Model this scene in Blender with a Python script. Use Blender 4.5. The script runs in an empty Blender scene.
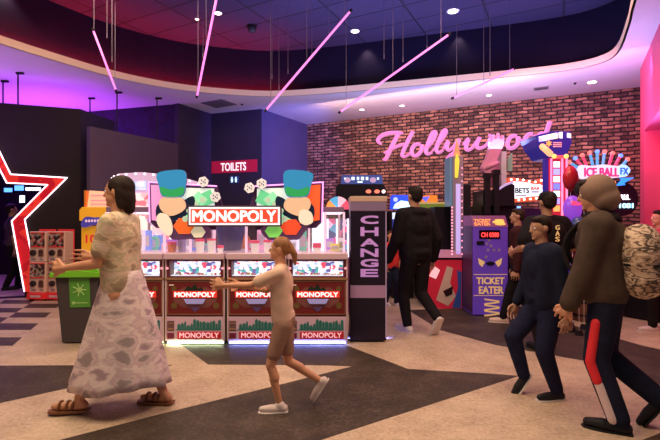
import bpy, bmesh, math, random
from mathutils import Vector, Matrix, noise
from mathutils.geometry import tessellate_polygon

R = math.radians
random.seed(7)
SC = bpy.context.scene
COL = SC.collection

# ------------------------------------------------------------------ camera
FPX, EYE = 440.0, 1.4
cd = bpy.data.cameras.new('camera'); cam = bpy.data.objects.new('camera', cd); COL.objects.link(cam)
cam.location = (0, 0, EYE); cam.rotation_euler = (R(90), 0, 0)
cd.sensor_width = 36; cd.lens = FPX / 660 * 36; cd.clip_start = .05; cd.clip_end = 100
SC.camera = cam

# ------------------------------------------------------------------ world, exposure
w = bpy.data.worlds.new('world'); SC.world = w; w.use_nodes = True
w.node_tree.nodes['Background'].inputs[0].default_value = (.52, .44, .56, 1)
w.node_tree.nodes['Background'].inputs[1].default_value = .22
SC.view_settings.view_transform = 'Standard'; SC.view_settings.look = 'None'
SC.view_settings.gamma = 1; SC.view_settings.use_curve_mapping = False
SC.view_settings.exposure = 0.0

def light(name, kind, loc, power, col, rot=(0, 0, 0), size=1.0, size_y=None, spot=None, blend=.6):
    l = bpy.data.lights.new(name, kind); o = bpy.data.objects.new(name, l); COL.objects.link(o)
    o.location = loc; o.rotation_euler = rot; l.energy = power; l.color = col
    if kind == 'AREA':
        l.size = size
        if size_y: l.shape = 'RECTANGLE'; l.size_y = size_y
    else: l.shadow_soft_size = size
    if spot: l.spot_size = R(spot); l.spot_blend = blend
    return o

UP, DOWN = (R(180), 0, 0), (0, 0, 0)
# warm ceiling lamps over the foyer floor
light('foyer_light', 'AREA', (-2.2, 2.2, 4.6), 165, (1, .74, .48), DOWN, 2.0, 2.0)
light('foyer_light', 'AREA', (1.8, 2.4, 4.6), 165, (1, .72, .46), DOWN, 2.0, 2.0)
light('foyer_light', 'AREA', (-2.6, 5.6, 4.7), 95, (1, .68, .46), DOWN, 1.6, 1.6)
light('foyer_light', 'AREA', (2.2, 5.4, 4.7), 75, (1, .62, .50), DOWN, 1.6, 1.6)
# violet light from behind the star wall, then unseen ceiling fills and wall washes
light('violet_uplight', 'AREA', (-6.4, 9.6, 2.6), 105, (.50, .07, 1), UP, 3.0, 2)
light('violet_uplight', 'AREA', (-6.4, 6.9, 2.2), 34, (.52, .18, 1), UP, 2.4, 1.0)  # added unseen before the star wall, to spread violet over the ceiling
light('lilac_ceiling_fill', 'AREA', (1.2, 7.4, 2.6), 135, (.44, .48, 1), UP, 5, .8)  # both lilac fills added unseen to tint the ceiling, for machine glow and bounce
light('lilac_ceiling_fill', 'AREA', (4.3, 6.2, 2.7), 34, (.40, .42, 1), UP, 1.0, 3)
light('blue_coffer_fill', 'AREA', (.6, 5.2, 4.25), 20, (.16, .10, 1), UP, 5, 3)  # added unseen inside the coffer, to tint its tiles blue
light('blue_wash', 'SPOT', (.9, 8.3, 2.9), 620, (.16, .18, 1), (R(92), 0, R(36)), .2, spot=60)
light('pink_wash', 'SPOT', (2.2, 5.6, 3.0), 230, (1, .08, .22), (R(72), 0, R(-72)), .25, spot=66)
light('brick_wash', 'AREA', (1.6, 8.6, 3.7), 80, (1, .60, .50), (R(62), 0, R(-28)), 4.5, .3)
light('brick_wash', 'AREA', (4.3, 6.6, 3.7), 32, (1, .32, .66), (R(62), 0, R(-28)), 2.0, .3)

# ------------------------------------------------------------------ pixel to place
def gx(px, d): return (px - 330) / FPX * d
def gz(py, d): return EYE + (220 - py) / FPX * d

# ------------------------------------------------------------------ materials
MATS = {}
def mat(name, col, rough=.5, metal=0, emit=None, es=1.0, var=0.0, scale=8.0, alpha=None, bump=0.0, spec=.5):
    if name in MATS: return MATS[name]
    m = bpy.data.materials.new(name); m.use_nodes = True
    nt = m.node_tree; b = nt.nodes['Principled BSDF']
    c = (col[0], col[1], col[2], 1)
    b.inputs['Base Color'].default_value = c
    b.inputs['Roughness'].default_value = rough; b.inputs['Metallic'].default_value = metal
    b.inputs['Specular IOR Level'].default_value = .12 if rough > .8 else (.2 if max(col) < .08 else spec)
    if emit:
        b.inputs['Emission Color'].default_value = (*emit, 1); b.inputs['Emission Strength'].default_value = es
    if alpha is not None: b.inputs['Alpha'].default_value = alpha
    if var or bump:
        tc = nt.nodes.new('ShaderNodeTexCoord'); n = nt.nodes.new('ShaderNodeTexNoise')
        n.inputs['Scale'].default_value = scale; n.inputs['Detail'].default_value = 5
        nt.links.new(tc.outputs['Object'], n.inputs['Vector'])
        if var:
            r = nt.nodes.new('ShaderNodeValToRGB')
            r.color_ramp.elements[0].position = .3; r.color_ramp.elements[1].position = .7
            r.color_ramp.elements[0].color = tuple(max(0, x * (1 - var)) for x in col) + (1,)
            r.color_ramp.elements[1].color = tuple(min(1, x * (1 + var)) for x in col) + (1,)
            nt.links.new(n.outputs['Fac'], r.inputs['Fac']); nt.links.new(r.outputs[0], b.inputs['Base Color'])
        if bump:
            bp = nt.nodes.new('ShaderNodeBump'); bp.inputs['Strength'].default_value = bump; bp.inputs['Distance'].default_value = .01
            nt.links.new(n.outputs['Fac'], bp.inputs['Height']); nt.links.new(bp.outputs[0], b.inputs['Normal'])
    MATS[name] = m
    return m

def glow(name, col, es): return mat(name, tuple(x * .5 for x in col), .4, emit=col, es=es)

def patchy(name, cols, scale, stretch=(1, 1, 1), rough=.85, emit=0, kind='NOISE'):
    """several colours in irregular patches (prints, camouflage, lit prize displays)"""
    m = bpy.data.materials.new(name); m.use_nodes = True; nt = m.node_tree; b = nt.nodes['Principled BSDF']
    tc = nt.nodes.new('ShaderNodeTexCoord'); mp = nt.nodes.new('ShaderNodeMapping'); mp.inputs['Scale'].default_value = stretch
    nt.links.new(tc.outputs['Object'], mp.inputs['Vector'])
    r = nt.nodes.new('ShaderNodeValToRGB'); r.color_ramp.interpolation = 'CONSTANT' if kind != 'SOFT' else 'LINEAR'
    if kind == 'CELL':
        n = nt.nodes.new('ShaderNodeTexVoronoi'); n.inputs['Scale'].default_value = scale
        sx = nt.nodes.new('ShaderNodeSeparateColor'); nt.links.new(mp.outputs[0], n.inputs['Vector'])
        nt.links.new(n.outputs['Color'], sx.inputs[0]); nt.links.new(sx.outputs[0], r.inputs['Fac'])
        lo, hi = 0, 1
    else:
        n = nt.nodes.new('ShaderNodeTexNoise'); n.inputs['Scale'].default_value = scale; n.inputs['Detail'].default_value = 3
        nt.links.new(mp.outputs[0], n.inputs['Vector']); nt.links.new(n.outputs['Fac'], r.inputs['Fac']); lo, hi = .32, .68
    k = len(cols)
    while len(r.color_ramp.elements) < k: r.color_ramp.elements.new(.5)
    for i, c in enumerate(cols):
        r.color_ramp.elements[i].position = lo + (hi - lo) * i / k if i else 0
        r.color_ramp.elements[i].color = (*c, 1)
    nt.links.new(r.outputs[0], b.inputs['Base Color']); b.inputs['Roughness'].default_value = rough
    if emit:
        nt.links.new(r.outputs[0], b.inputs['Emission Color']); b.inputs['Emission Strength'].default_value = emit
    MATS[name] = m
    return m

# ------------------------------------------------------------------ mesh builder
class B:
    def __init__(s): s.bm = bmesh.new()
    def face(s, vs, mi=0):
        try: f = s.bm.faces.new(vs); f.material_index = mi; return f
        except ValueError: return None
    def box(s, x0, x1, y0, y1, z0, z1, mi=0):
        v = [s.bm.verts.new((x, y, z)) for z in (z0, z1) for y in (y0, y1) for x in (x0, x1)]
        for q in ((0, 2, 3, 1), (4, 5, 7, 6), (0, 1, 5, 4), (2, 6, 7, 3), (0, 4, 6, 2), (1, 3, 7, 5)):
            s.face([v[i] for i in q], mi)
        return s
    def cyl(s, a, b, r0, r1=None, n=12, mi=0, cap=True):
        a, b = Vector(a), Vector(b); r1 = r0 if r1 is None else r1
        d = b - a
        if d.length < 1e-6: return s
        q = d.to_track_quat('Z', 'Y')
        ra = [s.bm.verts.new(a + q @ Vector((r0 * math.cos(t), r0 * math.sin(t), 0))) for t in [2 * math.pi * i / n for i in range(n)]]
        rb = [s.bm.verts.new(b + q @ Vector((r1 * math.cos(t), r1 * math.sin(t), 0))) for t in [2 * math.pi * i / n for i in range(n)]]
        for i in range(n): s.face([ra[i], ra[(i + 1) % n], rb[(i + 1) % n], rb[i]], mi)
        if cap: s.face(ra[::-1], mi); s.face(rb, mi)
        return s
    def sph(s, c, r, mi=0, n=12, rot=None):
        if not hasattr(r, '__len__'): r = (r, r, r)
        M = Matrix.Translation(c) @ (rot.to_matrix().to_4x4() if rot else Matrix()) @ Matrix.Diagonal((*r, 1))
        k = max(6, n // 2 + 1); nv = s.bm.verts.new; rows = []
        for j in range(1, k):
            z, q = math.cos(math.pi * j / k), math.sin(math.pi * j / k)
            rows.append([nv(M @ Vector((q * math.cos(2 * math.pi * i / n), q * math.sin(2 * math.pi * i / n), z))) for i in range(n)])
        top, bot = nv(M @ Vector((0, 0, 1))), nv(M @ Vector((0, 0, -1)))
        for i in range(n):
            j = (i + 1) % n
            s.face([top, rows[0][i], rows[0][j]], mi); s.face([bot, rows[-1][j], rows[-1][i]], mi)
            for a, b in zip(rows, rows[1:]): s.face([a[i], b[i], b[j], a[j]], mi)
        return s
    def cap(s, a, ra, b, rb, mi=0, n=12):
        """tapered limb with round ends"""
        s.cyl(a, b, ra, rb, n, mi); s.sph(a, ra, mi, n); s.sph(b, rb, mi, n); return s
    def prism(s, pts, y0, y1, mi=0, mi_side=None):
        """outline in x,z extruded from y0 (front) to y1"""
        if mi_side is None: mi_side = mi
        a = [s.bm.verts.new((x, y0, z)) for x, z in pts]; b = [s.bm.verts.new((x, y1, z)) for x, z in pts]
        tri = tessellate_polygon([[Vector((x, z, 0)) for x, z in pts]])
        for t in tri: s.face([a[i] for i in t], mi); s.face([b[i] for i in t[::-1]], mi_side)
        n = len(pts)
        for i in range(n): s.face([a[i], b[i], b[(i + 1) % n], a[(i + 1) % n]], mi_side)
        return s
    def slab(s, pts, z0, z1, mi=0):
        a = [s.bm.verts.new((x, y, z0)) for x, y in pts]; b = [s.bm.verts.new((x, y, z1)) for x, y in pts]
        tri = tessellate_polygon([[Vector((x, y, 0)) for x, y in pts]])
        for t in tri: s.face([a[i] for i in t[::-1]], mi); s.face([b[i] for i in t], mi)
        n = len(pts)
        for i in range(n): s.face([a[i], a[(i + 1) % n], b[(i + 1) % n], b[i]], mi)
        return s
    def ell(s, cx, cz, rx, rz, y0, y1, mi=0, n=20, mi_side=None):
        return s.prism([(cx + rx * math.cos(2 * math.pi * i / n), cz + rz * math.sin(2 * math.pi * i / n)) for i in range(n)], y0, y1, mi, mi_side)
    def text(s, txt, x0, x1, z0, z1, y, ext=.004, mi=0, off=.0, spacing=1.0):
        """lettering fitted into a rectangle, facing the viewer (-y)"""
        cu = bpy.data.curves.new('t', 'FONT'); cu.body = txt; cu.extrude = .02;  cu.space_character = spacing
        cu.resolution_u = 3
        o = bpy.data.objects.new('t', cu); COL.objects.link(o)
        dg = bpy.context.evaluated_depsgraph_get(); dg.update()
        me = bpy.data.meshes.new_from_object(o.evaluated_get(dg)); bpy.data.objects.remove(o); bpy.data.curves.remove(cu)
        xs = [v.co.x for v in me.vertices]; ys = [v.co.y for v in me.vertices]
        if not xs: return s
        mx, Mx, my, My = min(xs), max(xs), min(ys), max(ys)
        e = off * (z1 - z0) * 1.1                              # heavier strokes: the same outline laid down three times, slightly apart
        for dx, dz, dy in (((-e, -e, 0), (e, -e, .0002), (-e, e, .0004), (e, e, .0006)) if e else ((0, 0, 0),)):
            vs = [s.bm.verts.new((dx + x0 + (v.co.x - mx) / (Mx - mx) * (x1 - x0), y - dy - v.co.z / .02 * ext, dz + z0 + (v.co.y - my) / (My - my) * (z1 - z0))) for v in me.vertices]
            for p in me.polygons: s.face([vs[i] for i in p.vertices], mi)
        bpy.data.meshes.remove(me)
        return s
    def obj(s, name, mats, parent=None, bevel=0, smooth=False, label=None, kind=None, M=None, fix=True):
        if M is not None: s.bm.transform(M)
        if fix: bmesh.ops.recalc_face_normals(s.bm, faces=s.bm.faces)
        me = bpy.data.meshes.new(name); s.bm.to_mesh(me); s.bm.free()
        if not isinstance(mats, (list, tuple)): mats = [mats]
        for m in mats: me.materials.append(m)
        if smooth:
            for p in me.polygons: p.use_smooth = True
        o = bpy.data.objects.new(name, me); COL.objects.link(o)
        if parent: o.parent = parent
        if bevel:
            bv = o.modifiers.new('bevel', 'BEVEL'); bv.width = bevel; bv.segments = 2; bv.limit_method = 'ANGLE'
        if label: o['label'] = label
        if kind: o['kind'] = kind
        return o

def tag(o, label=None, cat=None, group=None, kind=None):
    if label: o['label'] = label
    if cat: o['category'] = cat
    if group: o['group'] = group
    if kind: o['kind'] = kind
    return o

def thing(name, loc, label, cat, group=None, rz=0):
    o = bpy.data.objects.new(name, None); COL.objects.link(o); o.location = loc; o.rotation_euler = (0, 0, rz)
    o.empty_display_size = .2
    return tag(o, label, cat, group)

def copy_tree(o, parent=None):
    c = o.copy(); COL.objects.link(c); c.parent = parent
    for ch in [k for k in bpy.data.objects if k.parent == o]: copy_tree(ch, c)
    return c

class Fr:
    """local frame of a thing standing at depth d with its origin at pixel column cx"""
    def __init__(s, d, cx): s.d, s.cx = d, cx
    def x(s, px): return (px - s.cx) / FPX * s.d
    def z(s, py): return gz(py, s.d)
    def loc(s, z=0): return (gx(s.cx, s.d), s.d, z)

# common colours
BLACK = mat('black_laminate', (.012, .010, .016), .35)
BLACKM = mat('black_metal', (.02, .018, .024), .4, .3)
DARK = mat('dark_paint', (.03, .022, .032), .6)
STEEL = mat('brushed_steel', (.55, .48, .50), .3, .8)
WHITE = mat('white_plastic', (.75, .72, .74), .4)
WGLOW = glow('white_light', (1, .88, .95), 2.2)
RGLOW = glow('red_light', (1, .05, .05), 2.5)
BGLOW = glow('blue_light', (.1, .25, 1), 3.0)
PGLOW = glow('pink_light', (1, .25, .7), 2.0)
OGLOW = glow('orange_light', (1, .25, .05), 2.5)
YELLOW = mat('yellow_vinyl', (.85, .5, .04), .45)
RED = mat('red_vinyl', (.62, .02, .03), .4)
# ================================================================== SETTING
# floor: stone-look vinyl with dark star shapes and a small chequer inlaid
def stone(name, a, b, c, rough):
    m = bpy.data.materials.new(name); m.use_nodes = True; nt = m.node_tree; p = nt.nodes['Principled BSDF']
    tc = nt.nodes.new('ShaderNodeTexCoord')
    n1 = nt.nodes.new('ShaderNodeTexNoise'); n1.inputs['Scale'].default_value = 3.2; n1.inputs['Detail'].default_value = 6; n1.inputs['Roughness'].default_value = .7
    n2 = nt.nodes.new('ShaderNodeTexNoise'); n2.inputs['Scale'].default_value = 38; n2.inputs['Detail'].default_value = 4
    for n in (n1, n2): nt.links.new(tc.outputs['Object'], n.inputs['Vector'])
    mx = nt.nodes.new('ShaderNodeMix'); mx.inputs[0].default_value = .45
    nt.links.new(n1.outputs['Fac'], mx.inputs[2]); nt.links.new(n2.outputs['Fac'], mx.inputs[3])
    r = nt.nodes.new('ShaderNodeValToRGB'); e = r.color_ramp.elements
    e[0].position = .36; e[0].color = (*a, 1); e[1].position = .64; e[1].color = (*c, 1)
    k = e.new(.5); k.color = (*b, 1)
    nt.links.new(mx.outputs[0], r.inputs['Fac']); nt.links.new(r.outputs[0], p.inputs['Base Color'])
    p.inputs['Roughness'].default_value = rough; p.inputs['Specular IOR Level'].default_value = .3
    return m
F_LIGHT = stone('floor_beige', (.36, .26, .19), (.50, .38, .28), (.64, .50, .38), .5)
F_DARK = stone('floor_dark', (.030, .020, .015), (.050, .035, .026), (.11, .078, .058), .55)
def g(px, py):
    d = EYE * FPX / (py - 220); return (gx(px, d), d)
fb = B(); fb.box(-14, 9, -4, 15, -.1, 0)
# star with long arms, one piece around the coin pushers and one in the foreground
darks = [
 [g(-90, 366), g(173, 365), g(-90, 423)],
 [g(176, 341), g(208, 364.5), g(330, 365.5), g(352, 366.5), g(275, 386), g(165, 413), g(60, 440), (-1.9, 1.9), (-.6, 1.7), g(318, 441), g(519, 376), g(495, 374), g(408, 369), g(343, 344), g(345, 330), g(180, 330)],
 [g(408, 310), g(440, 330), g(495, 345), g(585, 361), g(660, 385), g(760, 415), g(760, 372), g(640, 345), g(575, 326), g(560, 305)],
 [g(640, 441), g(668, 430), g(700, 460), g(640, 520)],
]
for p in darks: fb.slab(p, -.02, .0015, 1)
rows = [7.70, 7.35, 7.0, 6.66, 6.32, 5.96, 5.6, 5.25, 4.9, 4.55]
for i in range(9):
    d1, d0 = rows[i], rows[i + 1]
    for n in range(-7, 1):
        if (n + i) % 2 == 0: continue
        X = lambda d, k: -4.62 + .53 * k - .39 * (d - 6.32)
        if X(d0, n) < -9: continue
        fb.slab([(X(d0, n), d0), (X(d0, n + 1), d0), (X(d1, n + 1), d1), (X(d1, n), d1)], -.02, .0012, 1)
tag(fb.obj('floor', [F_LIGHT, F_DARK]), kind='structure')

# ---- main ceiling with its oval raised coffer
def offset(poly, t):
    out = []; n = len(poly)
    cx = sum(p[0] for p in poly) / n; cy = sum(p[1] for p in poly) / n
    area = sum(poly[i][0] * poly[(i + 1) % n][1] - poly[(i + 1) % n][0] * poly[i][1] for i in range(n))
    sg = 1 if area > 0 else -1
    for i in range(n):
        a, b, c = Vector(poly[i - 1]), Vector(poly[i]), Vector(poly[(i + 1) % n])
        e1, e2 = (b - a).normalized(), (c - b).normalized()
        nn = (Vector((e1.y, -e1.x)) + Vector((e2.y, -e2.x))).normalized() * sg
        out.append(tuple(b + nn * t))
    return out
def smooth_loop(pts, k=4):
    out = []; n = len(pts)
    for i in range(n):
        p0, p1, p2, p3 = [Vector(pts[(i + j - 1) % n]) for j in range(4)]
        for s in range(k):
            t = s / k
            out.append(tuple(.5 * ((2 * p1) + (p2 - p0) * t + (2 * p0 - 5 * p1 + 4 * p2 - p3) * t * t + (3 * p1 - p0 - 3 * p2 + p3) * t ** 3)))
    return out
open_pts = [(-5.85, 4.0), (-4.98, 6.2), (-4.46, 7.2), (-3.94, 8.0), (-3.25, 8.62), (-2.48, 9.0), (-1.28, 9.26), (0, 9.02), (1.37, 8.6), (3.02, 8.06),
            (4.05, 7.68), (4.46, 7.32), (4.46, 6.85), (3.97, 5.87), (3.59, 5.2), (2.3, 2.8), (.9, 0), (-.5, -1.6), (-4, -2), (-7, -.8), (-6.9, 1.5)]
OPEN = smooth_loop(open_pts)
CEIL = mat('ceiling_white', (.74, .70, .76), .8, var=.03, scale=1.5)
outer = [(-14, -4), (9, -4), (9, 15), (-14, 15)]
cb = B()
for z in (4.0, 4.02):
    vs = [cb.bm.verts.new((x, y, z)) for x, y in outer + OPEN]
    for t in tessellate_polygon([[Vector((x, y, 0)) for x, y in outer], [Vector((x, y, 0)) for x, y in OPEN]]): cb.face([vs[i] for i in t])
tag(cb.obj('ceiling', CEIL, fix=False), kind='structure')
def ring(a, b, z0, z1, idx=None):
    q = B(); n = len(a); rng = range(n) if idx is None else idx
    A0 = [q.bm.verts.new((*p, z0)) for p in a]; A1 = [q.bm.verts.new((*p, z1)) for p in a]
    B0 = [q.bm.verts.new((*p, z0)) for p in b]; B1 = [q.bm.verts.new((*p, z1)) for p in b]
    for i in rng:
        j = (i + 1) % n
        q.face([A0[i], A0[j], A1[j], A1[i]]); q.face([B0[i], B1[i], B1[j], B0[j]])
        q.face([A1[i], A1[j], B1[j], B1[i]]); q.face([A0[i], B0[i], B0[j], A0[j]])
    return q
LIP = mat('coffer_lip_cream', (.88, .66, .48), .7)
tag(ring(OPEN, offset(OPEN, .03), 4.0, 4.12).obj('ceiling_coffer_lip', LIP), kind='structure')
NAVY = mat('coffer_navy', (.009, .006, .030), .8, var=.1, scale=3)
o_in, o_out = offset(OPEN, .24), offset(OPEN, .30)
tag(ring(o_in, o_out, 4.02, 5.05).obj('ceiling_coffer_wall', NAVY), kind='structure')
# red light strip lying in the trough behind the lip
idx = list(range(0, 25))
tag(ring(offset(OPEN, .10), offset(OPEN, .13), 4.05, 4.08, idx).obj('cove_light_strip', glow('cove_red', (1, .02, .04), 60)),
    'red cove light strip lying behind the cream lip of the oval ceiling recess', 'light strip')
# tiled ceiling inside the coffer
tm = bpy.data.materials.new('coffer_tiles'); tm.use_nodes = True; nt = tm.node_tree; p = nt.nodes['Principled BSDF']
tc = nt.nodes.new('ShaderNodeTexCoord'); mp = nt.nodes.new('ShaderNodeMapping'); mp.inputs['Rotation'].default_value = (0, 0, R(28))
bk = nt.nodes.new('ShaderNodeTexBrick'); bk.offset = 0; bk.inputs['Scale'].default_value = 1; bk.inputs['Brick Width'].default_value = 1.2
bk.inputs['Row Height'].default_value = .6; bk.inputs['Mortar Size'].default_value = .018
bk.inputs['Color1'].default_value = (.05, .036, .11, 1); bk.inputs['Color2'].default_value = (.04, .03, .095, 1); bk.inputs['Mortar'].default_value = (.012, .01, .03, 1)
nt.links.new(tc.outputs['Object'], mp.inputs[0]); nt.links.new(mp.outputs[0], bk.inputs['Vector']); nt.links.new(bk.outputs['Color'], p.inputs['Base Color'])
p.inputs['Roughness'].default_value = .8
q = B(); q.slab(o_out, 5.05, 5.12); tag(q.obj('ceiling_coffer_top', tm), kind='structure')

def dist_z(py, z): return (z - EYE) * FPX / (220 - py)
DL = glow('downlight_lamp', (1, .86, .66), 9)
def downlight(px, py, z, label, r=.055, wide=1):
    d = dist_z(py, z); t = thing('ceiling_downlight', (gx(px, d), d, z), label, 'ceiling light', 'recessed downlights')
    q = B(); n = 20
    q.cyl((0, 0, -.006), (0, 0, 0), r * 1.35, r * 1.35, 24); q.obj('trim_ring', WHITE, t)
    q = B(); q.cyl((0, 0, -.009), (0, 0, -.006), r, r, 24); q.obj('lamp_face', DL, t)
downlight(197, 19, 5.05, 'small dim downlight left of the second pink tube in the tiled recess', .03)
downlight(218, 13, 5.05, 'bright downlight just right of the second pink tube in the tiled recess')
downlight(355, 31, 5.05, 'downlight in the tiled recess beside the long middle pink tube', .07)
downlight(453, 11, 5.05, 'large warm downlight at the right end of the tiled recess', .08)
downlight(489, 95, 4.0, 'downlight in the white ceiling just above the brick wall, below the shortest tube', .05)
downlight(592, 82, 4.0, 'bright downlight in the white ceiling near the pink wall', .075)
downlight(402, 105.5, 4.0, 'downlight in the white ceiling above the first word letter on brick', .05)
downlight(362, 109.5, 4.0, 'downlight in the white ceiling at left end of the brick wall', .05)
# warm scallops on the recess wall
for (x, y), e in (((-4.95, 6.68), 26), ((.72, 8.92), 16), ((2.45, 8.40), 10)):
    light('downlight_beam', 'SPOT', (x, y, 5.0), e, (1, .72, .55), (R(10), 0, R(-20)), .03, spot=88, blend=.9)
# vents, camera dome
VENT = mat('vent_grey', (.22, .21, .26), .6)
def vent(px, py, w, h, label):
    d = dist_z(py, 4.0); t = thing('ceiling_vent', (gx(px, d), d, 4.0), label, 'ceiling vent', None, R(-28))
    q = B(); q.box(-w / 2, w / 2, -h / 2, h / 2, -.012, 0); q.obj('frame', VENT, t)
    q = B()
    for i in range(5): q.box(-w / 2 + .03, w / 2 - .03, -h / 2 + .03 + i * (h - .06) / 5, -h / 2 + .05 + i * (h - .06) / 5, -.02, -.012)
    q.obj('slats', mat('vent_dark', (.1, .09, .12), .6), t)
vent(219, 103.5, .62, .5, 'grey square air vent in the white ceiling near the toilets wall')
vent(541, 88, .26, .2, 'small grey air vent in the white ceiling above the brick wall')
d = dist_z(26, 5.05); t = thing('security_camera', (gx(252, d), d, 5.05), 'small dark dome camera under the tiled ceiling recess', 'camera')
q = B(); q.cyl((0, 0, -.05), (0, 0, 0), .09, .1, 16); q.obj('mount', BLACKM, t); q = B(); q.sph((0, 0, -.06), .075, n=16); q.obj('dome', mat('dome_glass', (.05, .05, .07), .1), t, smooth=True)
for px, py in ((242, 104), (575, 83)):
    d = dist_z(py, 4.0); o = B(); o.cyl((0, 0, -.03), (0, 0, 0), .012, .03, 10)
    o = o.obj('ceiling_sprinkler', BLACKM); o.location = (gx(px, d), d, 4.0)
    tag(o, 'tiny sprinkler head in the white ceiling ' + ('beside the grey square vent' if px == 242 else 'beside the small vent over the brick'), 'sprinkler')

# ---- walls
def wall(name, a, b, z0, z1, m, t=.12, back=1, kind='structure'):
    """upright wall from a to b (plan), its visible face on the line; object x runs along the wall, y into it"""
    a, b = Vector((*a, 0)), Vector((*b, 0)); L = (b - a).length
    o = B(); o.box(0, L, 0, t, z0, z1); o = o.obj(name, m); o.location = a; o.rotation_euler = (0, 0, math.atan2(b.y - a.y, b.x - a.x))
    return tag(o, kind=kind)
bm_ = bpy.data.materials.new('brick_wall'); bm_.use_nodes = True; nt = bm_.node_tree; p = nt.nodes['Principled BSDF']
tc = nt.nodes.new('ShaderNodeTexCoord'); mp = nt.nodes.new('ShaderNodeMapping'); mp.inputs['Rotation'].default_value = (R(-90), 0, 0)
bk = nt.nodes.new('ShaderNodeTexBrick'); bk.inputs['Scale'].default_value = 1; bk.inputs['Brick Width'].default_value = .215; bk.inputs['Row Height'].default_value = .074
bk.inputs['Mortar Size'].default_value = .014; bk.inputs['Mortar Smooth'].default_value = .1; bk.inputs['Bias'].default_value = 0
bk.inputs['Color1'].default_value = (.13, .045, .04, 1); bk.inputs['Color2'].default_value = (.62, .30, .21, 1); bk.inputs['Mortar'].default_value = (.02, .012, .022, 1)
n = nt.nodes.new('ShaderNodeTexNoise'); n.inputs['Scale'].default_value = 6; n.inputs['Detail'].default_value = 6
mx = nt.nodes.new('ShaderNodeMix'); mx.data_type = 'RGBA'; mx.blend_type = 'MULTIPLY'; mx.inputs[0].default_value = .8
r = nt.nodes.new('ShaderNodeValToRGB'); r.color_ramp.elements[0].position = .35; r.color_ramp.elements[0].color = (.18, .15, .20, 1); r.color_ramp.elements[1].position = .6; r.color_ramp.elements[1].color = (1, 1, 1, 1)
nt.links.new(tc.outputs['Object'], mp.inputs[0]); wn = nt.nodes.new('ShaderNodeTexNoise'); wn.inputs['Scale'].default_value = 5; nt.links.new(mp.outputs[0], wn.inputs['Vector'])
wm = nt.nodes.new('ShaderNodeMix'); wm.data_type = 'VECTOR'; wm.inputs[0].default_value = .045
nt.links.new(mp.outputs[0], wm.inputs[4]); nt.links.new(wn.outputs['Color'], wm.inputs[5]); nt.links.new(wm.outputs[1], bk.inputs['Vector']); nt.links.new(tc.outputs['Object'], n.inputs['Vector'])
nt.links.new(n.outputs['Fac'], r.inputs[0]); nt.links.new(bk.outputs['Color'], mx.inputs[6]); nt.links.new(r.outputs[0], mx.inputs[7]); nt.links.new(mx.outputs[2], p.inputs['Base Color'])
bp = nt.nodes.new('ShaderNodeBump'); bp.inputs['Distance'].default_value = .02; bp.inputs['Strength'].default_value = .6; bp.invert = True
nt.links.new(bk.outputs['Fac'], bp.inputs['Height']); nt.links.new(bp.outputs[0], p.inputs['Normal']); p.inputs['Roughness'].default_value = .8
BA, BB = Vector((-.62, 12.0)), Vector((6.0, 8.63))
BD = (BB - BA).normalized(); BN = Vector((-BD.y, BD.x))            # along the wall, and into it
wall('wall_back', BA, BA + BD * 9.0, 0, 4.0, bm_)
NB = mat('navy_paint_lit', (.075, .06, .135), .65, var=.08, scale=2)  # toilets side wall: its blue light is put into the navy colour
NB2 = mat('navy_paint_unlit', (.045, .034, .07), .65, var=.08, scale=2)  # the same navy away from that blue light
wall('wall_toilets_side', (-1.60, 10.3), (-.62, 12.0), 0, 4.0, NB)
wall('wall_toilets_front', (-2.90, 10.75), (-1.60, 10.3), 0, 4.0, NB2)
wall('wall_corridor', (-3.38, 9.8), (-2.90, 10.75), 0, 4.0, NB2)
PLUM = mat('plum_paint', (.085, .055, .10), .7, var=.08, scale=2)
wall('wall_left_low', (-4.35, 7.98), (-3.38, 9.8), 0, 3.10, PLUM, .1)
SM = patchy('starry_mural', [(.004, .004, .012), (.006, .008, .03), (.006, .010, .04), (.003, .003, .01), (.016, .006, .04)], 2.2, kind='SOFT', rough=.5)
wall('wall_mural', (-6.3, 10.7), (-3.42, 9.86), 0, 4.0, SM, .1)
CHAR = mat('charcoal_paint', (.020, .013, .017), .6, var=.06, scale=2)
# star wall with a star shaped opening
SWd0, SWd1 = 7.55, 8.0
wa, wb = Vector((gx(-95, 7.35), 7.35)), Vector((gx(80.5, 8.25), 8.25))
wL = (wb - wa).length; wdir = (wb - wa) / wL
def on_star_wall(px, py):
    """place on the star wall seen at this picture point"""
    k = (px - 330) / FPX                                      # ray x = k y
    # wa.x + s wdir.x = k (wa.y + s wdir.y)
    s_ = (k * wa.y - wa.x) / (wdir.x - k * wdir.y); y = wa.y + s_ * wdir.y
    return (s_, gz(py, y))
outer_star = [on_star_wall(*q) for q in ((-26, 98), (11.5, 174.5), (67.5, 178), (25.5, 219.5), (40, 300), (-26, 258), (-92, 300), (-77.5, 219.5), (-119.5, 178), (-63.5, 174.5))]
inner_star = [on_star_wall(*q) for q in ((-26, 118), (7.5, 183), (48, 185), (12.5, 221), (25, 291), (-26, 246), (-77, 291), (-64.5, 221), (-100, 185), (-59.5, 183))]
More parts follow.
